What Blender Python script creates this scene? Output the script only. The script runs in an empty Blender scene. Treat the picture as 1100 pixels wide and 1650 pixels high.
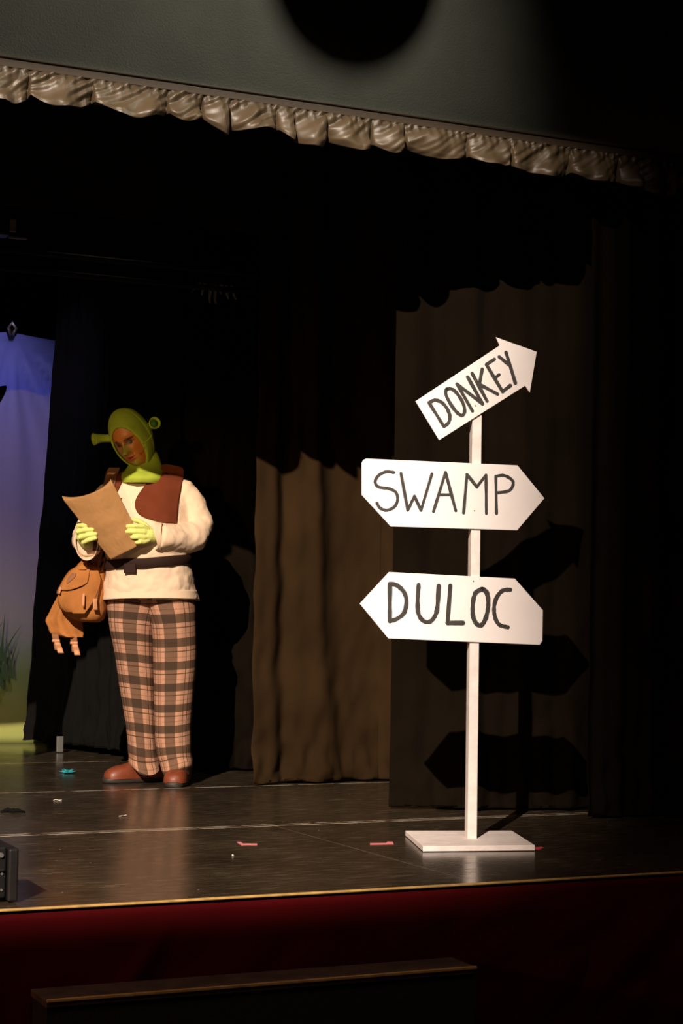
import bpy, bmesh, math, random
from mathutils import Vector, Matrix, Euler, noise
import numpy as np
C = bpy.context.scene.collection
SC = bpy.context.scene
PI = math.pi
R = math.radians
random.seed(4)

# ------------------------------------------------------------ camera
YAW, ROLL, HZ, F = R(24.6), 0.016, 985.0, 2860.0
pitch = math.atan((HZ - 825) / F)
fw = Vector((math.sin(YAW) * math.cos(pitch), math.cos(YAW) * math.cos(pitch), math.sin(pitch)))
r0 = Vector((math.cos(YAW), -math.sin(YAW), 0))
u0 = r0.cross(fw)
rt = r0 * math.cos(ROLL) + u0 * math.sin(ROLL)
up = -r0 * math.sin(ROLL) + u0 * math.cos(ROLL)
cam_d = bpy.data.cameras.new('camera')
cam = bpy.data.objects.new('camera', cam_d)
C.objects.link(cam)
M = Matrix((rt, up, -fw)).transposed().to_4x4()
M.translation = Vector((0, 0, 0.8))
cam.matrix_world = M
cam_d.sensor_fit = 'VERTICAL'
cam_d.sensor_height = 36.0
cam_d.lens = 36.0 * F / 1650.0
cam_d.clip_end = 200
SC.camera = cam

# ------------------------------------------------------------ world, exposure, lights
w = bpy.data.worlds.new('world')
SC.world = w
w.use_nodes = True
w.node_tree.nodes['Background'].inputs[0].default_value = (0.9, 0.8, 1.0, 1)
w.node_tree.nodes['Background'].inputs[1].default_value = 0.0012
SC.view_settings.view_transform = 'Standard'
SC.view_settings.look = 'None'
SC.view_settings.gamma = 1.0
SC.view_settings.use_curve_mapping = False
SC.view_settings.exposure = 0.0


def spot(name, loc, target, power, size_deg, blend, col, radius=0.05):
    l = bpy.data.lights.new(name, 'SPOT')
    l.energy = power
    l.spot_size = R(size_deg)
    l.spot_blend = blend
    l.color = col
    l.shadow_soft_size = radius
    o = bpy.data.objects.new(name, l)
    C.objects.link(o)
    o.location = loc
    o.rotation_euler = (Vector(target) - Vector(loc)).to_track_quat('-Z', 'Y').to_euler()
    return o


# key profile spot far back in the auditorium, front left and high, with its framing shutters
KL = Vector((-7.4, -7.0, 9.6))
key = spot('key_spot', KL, (2.35, 6.35, 1.0), 29000, 21, 0.3, (1.0, 0.845, 0.71), 0.06)
KT = (Vector((2.35, 6.35, 1.0)) - KL).to_track_quat('-Z', 'Y').to_matrix().inverted()


def shutters(l, cuts):
    """each cut: two world points on the shutter edge, one point inside, softness"""
    l.use_nodes = True
    nt = l.node_tree
    em = nt.nodes['Emission']
    tc = nt.nodes.new('ShaderNodeTexCoord')
    sp = nt.nodes.new('ShaderNodeSeparateXYZ')
    nt.links.new(tc.outputs['Normal'], sp.inputs[0])

    def mth(op, a, b, c=None):
        n = nt.nodes.new('ShaderNodeMath')
        n.operation = op
        for i, v in enumerate((a, b, c)):
            if v is None: continue
            if isinstance(v, (int, float)): n.inputs[i].default_value = v
            else: nt.links.new(v, n.inputs[i])
        return n.outputs[0]
    az = mth('ABSOLUTE', sp.outputs[2], None)
    U, V = mth('DIVIDE', sp.outputs[0], az), mth('DIVIDE', sp.outputs[1], az)
    res = None
    for a, b, inside, soft in cuts:
        pj = []
        for p in (a, b, inside):
            q = KT @ (Vector(p) - KL)
            pj.append(Vector((q.x / -q.z, q.y / -q.z)))
        t = (pj[1] - pj[0]).normalized()
        n = Vector((-t.y, t.x))
        if (pj[2] - pj[0]).dot(n) < 0: n = -n
        # signed distance, ramp 0..1 over soft
        d = mth('MULTIPLY_ADD', U, n.x, mth('MULTIPLY_ADD', V, n.y, -pj[0].dot(n)))
        r = nt.nodes.new('ShaderNodeMapRange')
        r.interpolation_type = 'SMOOTHSTEP'
        nt.links.new(d, r.inputs[0])
        r.inputs[1].default_value = -soft / 2
        r.inputs[2].default_value = soft / 2
        res = r.outputs[0] if res is None else mth('MULTIPLY', res, r.outputs[0])
    nt.links.new(res, em.inputs['Strength'])


shutters(key.data, [((1.2, 5.80, 2.615), (3.4, 5.80, 2.615), (2.3, 5.8, 1.0), 0.002),
                    ((1.2, 4.64, -0.02), (3.4, 4.64, -0.02), (2.3, 5.8, 1.0), 0.003),
                    ((3.55, 5.9, 0.0), (3.55, 5.9, 2.0), (2.3, 5.8, 1.0), 0.045)])
# a weaker reddish light from the left of the house
spot('warm_side_spot', (-6.0, 3.0, 2.0), (2.9, 5.8, 0.3), 340, 34, 0.9, (1.0, 0.42, 0.26), 0.15)
# back light above the stage, upstage left
spot('back_spot', (2.2, 8.3, 3.3), (3.1, 5.2, 0.2), 26, 60, 0.8, (1.0, 0.78, 0.55), 0.08)
# added warm fill for head and collar, left dark by the header's shadow
spot('head_fill', (-1.5, 1.5, 1.9), (2.45, 7.6, 1.47), 620, 7.5, 0.9, (1.0, 0.74, 0.32), 0.1)
# small lamp grazing the wall over the arch
HL = Vector((2.95, 4.1, 4.2))
spot('header_spot', HL, (1.9, 5.83, 2.75), 110, 84, 0.9, (0.97, 0.96, 0.80), 0.06)
# backdrop lights
spot('blue_spot', (2.35, 8.9, 3.3), (2.1, 10.3, 1.3), 75, 66, 0.8, (0.62, 0.52, 1.0), 0.1)
spot('floor_wash', (1.7, 9.2, 0.9), (2.4, 10.3, 0.35), 9, 90, 0.9, (1.0, 0.85, 0.45), 0.1)
# faint house light on the stage front
spot('house_spot', (0.9, 3.2, 3.4), (1.9, 4.6, -0.2), 75, 75, 1.0, (1.0, 0.72, 0.6), 0.4)


# ------------------------------------------------------------ helpers
def mat(name, col, rough=0.6, metal=0.0, spec=0.5, bump=0.0, bscale=60, var=0.0, vscale=8, sheen=0.0, emis=None):
    m = bpy.data.materials.new(name)
    m.use_nodes = True
    nt = m.node_tree
    b = nt.nodes['Principled BSDF']
    b.inputs['Base Color'].default_value = (*col, 1)
    b.inputs['Roughness'].default_value = rough
    b.inputs['Metallic'].default_value = metal
    b.inputs['Specular IOR Level'].default_value = spec
    if sheen:
        b.inputs['Sheen Weight'].default_value = sheen
    tc = nt.nodes.new('ShaderNodeTexCoord')
    if var:
        n = nt.nodes.new('ShaderNodeTexNoise')
        n.inputs['Scale'].default_value = vscale
        n.inputs['Detail'].default_value = 5
        nt.links.new(tc.outputs['Object'], n.inputs['Vector'])
        mr = nt.nodes.new('ShaderNodeMapRange')
        mr.inputs['From Min'].default_value = 0.3
        mr.inputs['From Max'].default_value = 0.7
        mr.inputs['To Min'].default_value = 1 - var
        mr.inputs['To Max'].default_value = 1 + var
        nt.links.new(n.outputs['Fac'], mr.inputs['Value'])
        mx = nt.nodes.new('ShaderNodeMix')
        mx.data_type = 'RGBA'
        mx.blend_type = 'MULTIPLY'
        mx.inputs[0].default_value = 1
        mx.inputs[6].default_value = (*col, 1)
        nt.links.new(mr.outputs[0], mx.inputs[7])
        nt.links.new(mx.outputs[2], b.inputs['Base Color'])
    if bump:
        n = nt.nodes.new('ShaderNodeTexNoise')
        n.inputs['Scale'].default_value = bscale
        n.inputs['Detail'].default_value = 4
        nt.links.new(tc.outputs['Object'], n.inputs['Vector'])
        bp = nt.nodes.new('ShaderNodeBump')
        bp.inputs['Strength'].default_value = bump
        bp.inputs['Distance'].default_value = 0.01
        nt.links.new(n.outputs['Fac'], bp.inputs['Height'])
        nt.links.new(bp.outputs['Normal'], b.inputs['Normal'])
    return m


def add(name, verts, faces, m, parent=None, smooth=True, uvs=None, recalc=True):
    me = bpy.data.meshes.new(name)
    me.from_pydata([tuple(v) for v in verts], [], faces)
    if uvs is not None:
        ul = me.uv_layers.new(name='UVMap')
        for lp in me.loops:
            ul.data[lp.index].uv = uvs[lp.vertex_index]
    if recalc:
        bm = bmesh.new()
        bm.from_mesh(me)
        bmesh.ops.recalc_face_normals(bm, faces=bm.faces)
        bm.to_mesh(me)
        bm.free()
    me.materials.append(m)
    if smooth:
        for p in me.polygons:
            p.use_smooth = True
    o = bpy.data.objects.new(name, me)
    C.objects.link(o)
    if parent:
        o.parent = parent
    return o


class MB:
    """collects shapes into one mesh"""
    def __init__(s):
        s.v, s.f, s.uv = [], [], []

    def grid(s, rows, closed=False, caps=False, uv=None):
        b = len(s.v)
        n, k = len(rows), len(rows[0])
        for i, r in enumerate(rows):
            s.v += [tuple(p) for p in r]
            s.uv += (uv[i] if uv else [(0, 0)] * k)
        for i in range(n - 1):
            for j in range(k if closed else k - 1):
                j2 = (j + 1) % k
                s.f.append((b + i * k + j, b + i * k + j2, b + (i + 1) * k + j2, b + (i + 1) * k + j))
        if caps:
            s.f.append(tuple(b + j for j in range(k))[::-1])
            s.f.append(tuple(b + (n - 1) * k + j for j in range(k)))
        return s

    def box(s, lo, hi, mtx=None):
        b = len(s.v)
        for z in (lo[2], hi[2]):
            for x, y in ((lo[0], lo[1]), (hi[0], lo[1]), (hi[0], hi[1]), (lo[0], hi[1])):
                p = Vector((x, y, z))
                s.v.append(tuple(mtx @ p if mtx else p))
                s.uv.append((0, 0))
        s.f += [tuple(b + i for i in q) for q in ((3, 2, 1, 0), (4, 5, 6, 7), (0, 1, 5, 4), (1, 2, 6, 5), (2, 3, 7, 6), (3, 0, 4, 7))]
        return s

    def tube(s, pts, rad, n=12, caps=True, sq=None):
        """round tube along pts with radius list; sq=(a,b) flattens"""
        pts = [Vector(p) for p in pts]
        if not hasattr(rad, '__len__'):
            rad = [rad] * len(pts)
        rows = []
        ref = None
        for i, p in enumerate(pts):
            t = (pts[min(i + 1, len(pts) - 1)] - pts[max(i - 1, 0)]).normalized()
            if ref is None:
                ref = t.orthogonal().normalized()
            ref = (ref - t * ref.dot(t)).normalized()
            bn = t.cross(ref)
            rows.append([p + (ref * math.cos(a) + bn * math.sin(a)) * rad[i] for a in [2 * PI * j / n for j in range(n)]])
        return s.grid(rows, True, caps)

    def rings(s, data, n=40, caps=True, p=2.0, wob=None):
        """data rows (z,cx,cy,rx,ry): horizontal superellipse rings"""
        rows, uv = [], []
        for (z, cx, cy, rx, ry) in data:
            row, ur = [], []
            for j in range(n):
                a = 2 * PI * j / n
                c, q = math.cos(a), math.sin(a)
                x = math.copysign(abs(c) ** (2 / p), c)
                y = math.copysign(abs(q) ** (2 / p), q)
                k = 1 + (wob(a, z) if wob else 0)
                row.append((cx + rx * x * k, cy + ry * y * k, z))
                ur.append((a, z))
            rows.append(row)
            uv.append(ur)
        return s.grid(rows, True, caps, uv)

    def build(s, name, m, parent=None, smooth=True, recalc=True):
        return add(name, s.v, s.f, m, parent, smooth, s.uv, recalc)


def interp(tab, n):
    """catmull style smooth resample of rows by first column"""
    t = np.array(tab, float)
    out = []
    k = len(t)
    for q in np.linspace(0, k - 1, n):
        i = min(int(q), k - 2)
        u = q - i
        p0, p1, p2, p3 = t[max(i - 1, 0)], t[i], t[i + 1], t[min(i + 2, k - 1)]
        out.append(tuple(0.5 * ((2 * p1) + (-p0 + p2) * u + (2 * p0 - 5 * p1 + 4 * p2 - p3) * u * u + (-p0 + 3 * p1 - 3 * p2 + p3) * u ** 3)))
    return out


def bevel(o, w_=0.003, seg=2):
    m = o.modifiers.new('bevel', 'BEVEL')
    m.width = w_
    m.segments = seg
    m.limit_method = 'ANGLE'
    return o


def remesh(o, vox, sm=4, shade=True):
    m = o.modifiers.new('remesh', 'REMESH')
    m.mode = 'VOXEL'
    m.voxel_size = vox
    m.use_smooth_shade = shade
    if sm:
        q = o.modifiers.new('smooth', 'SMOOTH')
        q.iterations = sm
        q.factor = 0.5
    return o


def solid(o, t, off=0):
    m = o.modifiers.new('solid', 'SOLIDIFY')
    m.thickness = t
    m.offset = off
    return o


def tag(o, label=None, cat=None, group=None, kind=None):
    if label: o['label'] = label
    if cat: o['category'] = cat
    if group: o['group'] = group
    if kind: o['kind'] = kind
    return o


def thing(name, label, cat, loc=(0, 0, 0), rz=0, group=None):
    o = bpy.data.objects.new(name, None)
    C.objects.link(o)
    o.location = loc
    o.rotation_euler = (0, 0, rz)
    return tag(o, label, cat, group)


def struct(name, mb, m, smooth=False):
    return tag(mb.build(name, m, None, smooth), kind='structure')


def fn(x, y=0, z=0):
    return noise.noise(Vector((x, y, z)))


# ------------------------------------------------------------ materials of the place
def floor_material():
    m = bpy.data.materials.new('stage_vinyl')
    m.use_nodes = True
    nt = m.node_tree
    L = nt.links.new
    b = nt.nodes['Principled BSDF']

    def node(t, **k):
        n = nt.nodes.new(t)
        for a, v in k.items():
            setattr(n, a, v)
        return n

    def mth(op, a, b_=None, c=None):
        n = node('ShaderNodeMath', operation=op)
        for i, v in enumerate((a, b_, c)):
            if v is None: continue
            if isinstance(v, (int, float)): n.inputs[i].default_value = v
            else: L(v, n.inputs[i])
        return n.outputs[0]
    tc = node('ShaderNodeTexCoord')
    sp = node('ShaderNodeSeparateXYZ')
    L(tc.outputs['Object'], sp.inputs[0])

    def nz(scale, sx=1, sy=1, detail=4, rot=0.0):
        mp = node('ShaderNodeMapping')
        mp.inputs['Scale'].default_value = (sx, sy, 1)
        mp.inputs['Rotation'].default_value = (0, 0, rot)
        L(tc.outputs['Object'], mp.inputs[0])
        n = node('ShaderNodeTexNoise')
        n.inputs['Scale'].default_value = scale
        n.inputs['Detail'].default_value = detail
        L(mp.outputs[0], n.inputs['Vector'])
        return n.outputs['Fac']
    cloud = nz(2.5, 1, 1, 6)
    sc1 = nz(7, 1.2, 12, 5, 0.10)
    sc2 = nz(9, 1.0, 22, 3, -0.5)
    fine = nz(90, 1, 1, 2)
    s1 = mth('MULTIPLY', mth('GREATER_THAN', sc1, 0.63), 0.5)
    s1 = node('ShaderNodeMapRange').outputs[0] if False else s1
    mr = node('ShaderNodeMapRange')
    L(sc1, mr.inputs[0])
    mr.inputs[1].default_value = 0.55
    mr.inputs[2].default_value = 0.75
    mr2 = node('ShaderNodeMapRange')
    L(sc2, mr2.inputs[0])
    mr2.inputs[1].default_value = 0.60
    mr2.inputs[2].default_value = 0.70
    scr = mth('ADD', mth('MULTIPLY', mr.outputs[0], 0.5), mth('MULTIPLY', mr2.outputs[0], 0.6))
    # dusty seams between panels
    wob = mth('MULTIPLY', mth('SUBTRACT', nz(30, 1, 1, 3), 0.5), 0.016)
    brk = nz(14, 1, 1, 4)
    seams = None
    for y0, wd, st in ((6.145, 0.009, 1.0), (6.185, 0.007, 0.9), (7.555, 0.011, 0.8), (8.965, 0.014, 0.6)):
        d = mth('ABSOLUTE', mth('ADD', mth('SUBTRACT', sp.outputs[1], y0), wob))
        s = mth('MULTIPLY', mth('LESS_THAN', d, wd), st)
        seams = s if seams is None else mth('MAXIMUM', seams, s)
    mrb = node('ShaderNodeMapRange')
    L(brk, mrb.inputs[0])
    mrb.inputs[1].default_value = 0.34
    mrb.inputs[2].default_value = 0.52
    seams = mth('MULTIPLY', seams, mrb.outputs[0])
    dx = mth('ABSOLUTE', mth('SUBTRACT', sp.outputs[0], mth('SUBTRACT', 2.75, mth('MULTIPLY', sp.outputs[1], 0.031))))
    cs = mth('MULTIPLY', mth('LESS_THAN', dx, 0.0025), mth('LESS_THAN', sp.outputs[1], 6.15))
    seams = mth('MAXIMUM', seams, mth('MULTIPLY', cs, 0.22))
    # crumbs
    vo = node('ShaderNodeTexVoronoi')
    vo.inputs['Scale'].default_value = 9
    L(tc.outputs['Object'], vo.inputs['Vector'])
    vr = node('ShaderNodeSeparateColor')
    L(vo.outputs['Color'], vr.inputs[0])
    crumb = mth('MULTIPLY', mth('LESS_THAN', vo.outputs['Distance'], 0.032), mth('GREATER_THAN', vr.outputs[0], 0.55))
    base = node('ShaderNodeMix', data_type='RGBA')
    base.inputs[6].default_value = (0.018, 0.012, 0.007, 1)
    base.inputs[7].default_value = (0.050, 0.035, 0.021, 1)
    L(cloud, base.inputs[0])
    m1 = node('ShaderNodeMix', data_type='RGBA')
    L(mth('MULTIPLY', scr, 0.9), m1.inputs[0])
    L(base.outputs[2], m1.inputs[6])
    m1.inputs[7].default_value = (0.22, 0.17, 0.11, 1)
    m2 = node('ShaderNodeMix', data_type='RGBA')
    L(mth('MAXIMUM', seams, mth('MULTIPLY', crumb, 0.7)), m2.inputs[0])
    L(m1.outputs[2], m2.inputs[6])
    m2.inputs[7].default_value = (0.55, 0.45, 0.34, 1)
    L(m2.outputs[2], b.inputs['Base Color'])
    rr = node('ShaderNodeMapRange')
    L(mth('ADD', mth('MULTIPLY', sc1, 0.5), mth('MULTIPLY', cloud, 0.5)), rr.inputs[0])
    rr.inputs[1].default_value = 0.3
    rr.inputs[2].default_value = 0.7
    rr.inputs[3].default_value = 0.12
    rr.inputs[4].default_value = 0.32
    L(rr.outputs[0], b.inputs['Roughness'])
    b.inputs['Specular IOR Level'].default_value = 0.45
    bp = node('ShaderNodeBump')
    bp.inputs['Strength'].default_value = 0.10
    bp.inputs['Distance'].default_value = 0.004
    L(mth('ADD', sc1, mth('MULTIPLY', fine, 0.3)), bp.inputs['Height'])
    L(bp.outputs[0], b.inputs['Normal'])
    return m


M_floor = floor_material()
M_black = mat('matt_black_paint', (0.006, 0.005, 0.005), 0.9, bump=0.2)
M_header = mat('charcoal_painted_wall', (0.115, 0.108, 0.085), 0.62, spec=0.35, bump=0.25, bscale=140, var=0.12, vscale=5)
M_trimdark = mat('dark_wood_moulding', (0.06, 0.04, 0.025), 0.5)
M_nosing = mat('worn_yellow_wood_nosing', (0.50, 0.30, 0.09), 0.45, var=0.3, vscale=25)
M_red = mat('burgundy_skirt_cloth', (0.060, 0.0010, 0.002), 0.9, spec=0.08, bump=0.15, bscale=300, var=0.15, vscale=3)
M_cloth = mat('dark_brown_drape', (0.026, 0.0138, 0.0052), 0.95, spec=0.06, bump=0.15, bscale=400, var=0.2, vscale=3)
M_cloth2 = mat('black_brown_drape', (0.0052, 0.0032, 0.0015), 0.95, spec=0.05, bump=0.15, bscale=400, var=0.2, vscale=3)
M_cloth_dk = mat('black_drape', (0.0045, 0.0037, 0.003), 0.95, spec=0.1, bump=0.1, bscale=400)
M_redcurt = mat('dark_red_drape', (0.10, 0.006, 0.008), 0.9, spec=0.1)
M_satin = mat('tan_satin', (0.066, 0.044, 0.023), 0.45, spec=0.5, bump=0.08, bscale=500, var=0.12, vscale=10)
M_steel = mat('grey_steel', (0.35, 0.33, 0.30), 0.4, 0.8)
M_dmetal = mat('black_metal', (0.006, 0.0055, 0.0055), 0.5, 0.0, spec=0.3)
M_brass = mat('brass_screw', (0.35, 0.28, 0.08), 0.4, 0.7)

# ------------------------------------------------------------ the setting
mb = MB().box((-2.5, 4.665, -0.62), (6.2, 11.2, -0.001))
b_ = len(mb.v)
mb.v += [(-2.5, 4.665, 0), (6.2, 4.665, 0), (6.2, 11.2, 0), (-2.5, 11.2, 0)]
mb.uv += [(0, 0)] * 4
mb.f.append((b_, b_ + 1, b_ + 2, b_ + 3))
struct('floor', mb, M_floor)
struct('floor_auditorium', MB().box((-4, -3, -0.72), (7, 5.0, -0.62)), M_black)
struct('wall_back', MB().box((-2.5, 11.2, -0.1), (6.2, 11.3, 4.6)), M_black)
struct('wall_right', MB().box((6.2, 4.6, -0.6), (6.3, 11.3, 4.6)), M_black)
struct('wall_left', MB().box((-2.6, 5.9, 0), (-2.5, 11.3, 4.6)), M_black)
struct('ceiling', MB().box((-2.5, 5.9, 4.5), (6.2, 11.3, 4.6)), M_black)
struct('wall_header', MB().box((-2.5, 5.83, 2.565), (6.2, 5.93, 4.9)), M_header)
bevel(struct('trim_1', MB().box((-2.5, 5.805, 2.605), (6.2, 5.829, 2.632)).box((-2.5, 5.815, 2.640), (6.2, 5.829, 2.648)), M_trimdark), 0.003)
# stage nosing
mb = MB()
rows = []
for i in range(140):
    x = -2.5 + 8.7 * i / 139
    dz = 0.0008 * fn(x * 3)
    rows.append([(x, 4.652, -0.004 + dz), (x, 4.650, 0.0005 + dz), (x, 4.653, 0.003 + dz), (x, 4.664, 0.003 + dz), (x, 4.668, 0.0005), (x, 4.668, -0.004)])
mb.grid(rows, True, True)
struct('trim_2', mb, M_nosing, True)


# ------------------------------------------------------------ drapes
def drape(name, label, path, z0, z1, m, amp=0.03, wl=0.14, seed=0, n=320, nz=70, sag=0.012, hem=True, flare=0.0,
          lean=None, pool=0.0, cat='curtain', thick=0.004, wrinkle=0.012):
    """cloth hung along a polyline path with irregular vertical folds"""
    pts = [Vector((p[0], p[1], 0)) for p in path]
    seg = [(pts[i + 1] - pts[i]).length for i in range(len(pts) - 1)]
    tot = sum(seg)

    def at(s):
        for i, l in enumerate(seg):
            if s <= l or i == len(seg) - 1:
                d = (pts[i + 1] - pts[i]).normalized()
                return pts[i] + d * s, Vector((d.y, -d.x, 0))
            s -= l
    rows = []
    for k in range(nz + 1):
        v = k / nz
        v = v ** 1.5
        z = z0 + (z1 - z0) * v
        row = []
        for i in range(n):
            s = tot * i / (n - 1)
            p, nn = at(s)
            ph = 2 * PI * s / wl + 3.5 * fn(s * 2.2, seed * 3.1, z * 0.18) + seed
            a = amp * (0.55 + 0.9 * abs(fn(s * 3.3, seed + 9, z * 0.3)))
            d = a * (math.sin(ph) + 0.3 * math.sin(2.3 * ph + 1)) * (0.75 + 0.25 * (1 - v))
            d += wrinkle * fn(s * 5 + z * 3, z * 4.5, seed) + 0.5 * wrinkle * fn(s * 14 - z * 6, z * 9, seed + 5)
            zz = z
            if hem and v < 0.16:
                hv = 1 - v / 0.16
                d += 0.030 * hv * fn(s * 13, seed + 20, z * 9) + flare * hv
            if hem and z < 0.115:
                d += 0.007 + 0.010 * fn(s * 22, z * 26, seed + 11)
            if k == 0:
                zz += sag * (0.5 + fn(s * 11, seed + 40))
            if pool and v < 0.12:
                h = (1 - v / 0.12)
                d += pool * h * h * (0.6 + fn(s * 7, seed + 60))
            q = p + nn * d
            if lean:
                q = q + Vector((lean(s / tot, z), 0, 0))
            row.append((q.x, q.y, zz))
        rows.append(row)
    o = MB().grid(rows).build(name, m)
    solid(o, thick)
    return tag(o, label, cat)


drape('stage_curtain', 'brown side drape lit at its middle, left of the signpost, with a stitched crumpled hem',
      [(3.035, 7.60), (3.70, 7.63), (3.95, 7.5)], 0.006, 4.3, M_cloth, 0.040, 0.34, 1, sag=0.016, flare=0.02, wrinkle=0.02)
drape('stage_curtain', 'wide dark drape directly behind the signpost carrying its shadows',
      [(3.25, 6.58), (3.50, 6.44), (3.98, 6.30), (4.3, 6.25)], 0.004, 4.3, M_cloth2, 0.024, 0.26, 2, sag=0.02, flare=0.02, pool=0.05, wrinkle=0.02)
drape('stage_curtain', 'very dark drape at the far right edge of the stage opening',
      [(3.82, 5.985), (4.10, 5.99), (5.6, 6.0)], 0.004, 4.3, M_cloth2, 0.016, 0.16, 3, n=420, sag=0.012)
drape('stage_curtain', 'dark crumpled drape just right of the person, half hidden by the next drape',
      [(3.0, 8.52), (3.10, 8.36), (3.55, 8.22)], 0.006, 4.3, M_cloth2, 0.03, 0.15, 4, sag=0.02, pool=0.05, wrinkle=0.06)
drape('stage_curtain', 'black masking drape between the painted backdrop and the person',
      [(2.645, 10.12), (2.80, 9.62), (2.95, 9.10), (3.10, 8.80)], 0.03, 4.3, M_cloth_dk, 0.02, 0.12, 5, sag=0.02,
      lean=lambda t, z: 0.048 * z * max(0, 1 - t * 2.0))
drape('stage_curtain', 'dim dark red drape hanging behind the person high up',
      [(2.95, 9.75), (3.25, 9.6)], 1.2, 4.2, M_redcurt, 0.02, 0.12, 6, n=120, hem=False)
# border cloth across the stage, above
drape('border_curtain', 'black border cloth across the top of the stage behind the ruffle',
      [(0.6, 7.9), (5.6, 7.9)], 2.62, 4.4, M_cloth, 0.01, 0.5, 7, n=300, hem=False, wrinkle=0.006)

# ------------------------------------------------------------ ruffled valance
def valance():
    rows = []
    n = 900
    H = 0.128
    NV = 26
    x0, x1 = 0.9, 4.1
    # scallops of uneven width
    sc = [x0]
    rnd = random.Random(12)
    while sc[-1] < x1 + 0.3:
        sc.append(sc[-1] + rnd.choice([0.07, 0.10, 0.13, 0.18, 0.22, 0.27]))
    par = [(rnd.uniform(0.6, 1.2), rnd.uniform(-0.012, 0.012), rnd.uniform(0.3, 1)) for _ in sc]
    for k in range(NV + 1):
        v = k / NV
        row = []
        for i in range(n):
            x = x0 + (x1 - x0) * i / (n - 1)
            j = max(q for q in range(len(sc)) if sc[q] <= x)
            u = (x - sc[j]) / (sc[j + 1] - sc[j])
            A, dzz, kk = par[j]
            puff = math.sin(PI * min(1, max(0, u))) ** 0.6
            top = 0.006 * math.sin(2 * PI * x / 0.033 + 4 * fn(x * 9)) * math.exp(-v * 6)
            fold = 0.040 * fn(x * 13, v * 1.2, 2) * (0.25 + v) + 0.014 * fn(x * 30 + v * 5, v * 1.6, 7) * (1.1 - 0.7 * v)
            d = 0.006 + v ** 0.7 * (0.048 * A * puff) + top + fold
            # one edge of each scallop tucks back under
            tuck = max(0, (u - 0.86) / 0.14)
            d -= 0.045 * tuck * v
            z = 2.607 - H * v + (0.034 * (1 - puff) + 1.3 * dzz) * v ** 2 + 0.030 * v * fn(x * 8, 5)
            if v > 0.86:
                d -= 0.010 * (v - 0.86) / 0.14
            xx = x + 0.022 * v * kk * math.sin(PI * u) + 0.01 * v * fn(x * 12, 3)
            row.append((xx, 5.812 - d, z))
        rows.append(row)
    o = MB().grid(rows).build('ruffled_valance', M_satin)
    solid(o, 0.002)
    o.modifiers.new('s', 'SUBSURF').render_levels = 1
    return tag(o, 'gathered tan satin ruffle hanging along the bottom of the grey header wall', 'valance')


valance()

# ------------------------------------------------------------ stage skirt
rows = []
for k in range(30):
    v = k / 29
    row = []
    for i in range(420):
        x = -1.5 + 7.5 * i / 419
        s = fn(x * 1.6 - v * 1.0, v * 0.9, 3)
        d = 0.022 * s * min(1, v * 4 + 0.1) + 0.012 * fn(x * 5 + v * 2.6, v * 2.0, 8) * min(1, v * 5)
        d += 0.014 * math.exp(-((x - 1.55 - 0.5 * (0.25 - v)) / 0.03) ** 2) * min(1, v * 4)
        row.append((x, 4.652 - 0.014 - abs(d) * 0.9 - 0.01 * v, -0.008 - 0.605 * v))
    rows.append(row)
o = MB().grid(rows).build('stage_skirt', M_red)
solid(o, 0.003)
tag(o, 'burgundy cloth skirt hanging down the front of the stage', 'skirt')

# ------------------------------------------------------------ step in front of the stage
M_step = mat('dark_brown_step_paint', (0.075, 0.046, 0.030), 0.55, bump=0.15, bscale=80, var=0.3, vscale=12)
st = thing('step_unit', 'dark step block with a yellow edge strip in front of the red skirt', 'step', (1.865, 4.52, -0.62))
mtx = Matrix.Translation((1.865, 4.52, -0.62)).inverted()
mb = MB()
mb.box((-0.62, -0.05, 0.0), (0.62, 0.09, 0.40))
o = mb.build('riser_box', M_black, st, False)
o = bevel(MB().box((-0.625, -0.056, 0.40), (0.625, 0.095, 0.42)).build('tread', M_step, st, False), 0.003)
o = bevel(MB().box((-0.623, -0.060, 0.4135), (0.623, -0.050, 0.4225)).build('edge_strip', M_nosing, st, False), 0.002)

# ------------------------------------------------------------ signpost
M_white = mat('white_painted_board', (0.86, 0.80, 0.77), 0.55, spec=0.3, bump=0.06, bscale=25, var=0.03, vscale=9)
M_wpost = mat('white_painted_batten', (0.80, 0.71, 0.66), 0.55, spec=0.3, bump=0.1, bscale=60, var=0.10, vscale=22)
M_ink = mat('black_brush_paint', (0.030, 0.026, 0.022), 0.6, var=0.3, vscale=40)
sign_rz = math.atan2(-0.307, 0.952)
sg = thing('signpost', 'white wooden signpost with three hand-lettered direction boards on a flat base', 'signpost', (3.02, 5.47, 0), sign_rz)
o1 = [(-0.2209, 1.5376), (0.0763, 1.7442), (0.0619, 1.7733), (0.2096, 1.7262), (0.1862, 1.5801), (0.1689, 1.6041), (-0.1356, 1.4033)]
o2 = [(-0.3919, 1.3316), (0.1448, 1.3222), (0.2423, 1.2083), (0.1461, 1.0936), (-0.3023, 1.0972), (-0.4054, 1.2044), (-0.4071, 1.3158), (-0.4025, 1.3266)]
o3 = [(-0.306, 0.9386), (0.1394, 0.9242), (0.2407, 0.8152), (0.24, 0.7082), (0.2304, 0.6938), (-0.305, 0.7088), (-0.4067, 0.8273)]
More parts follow.
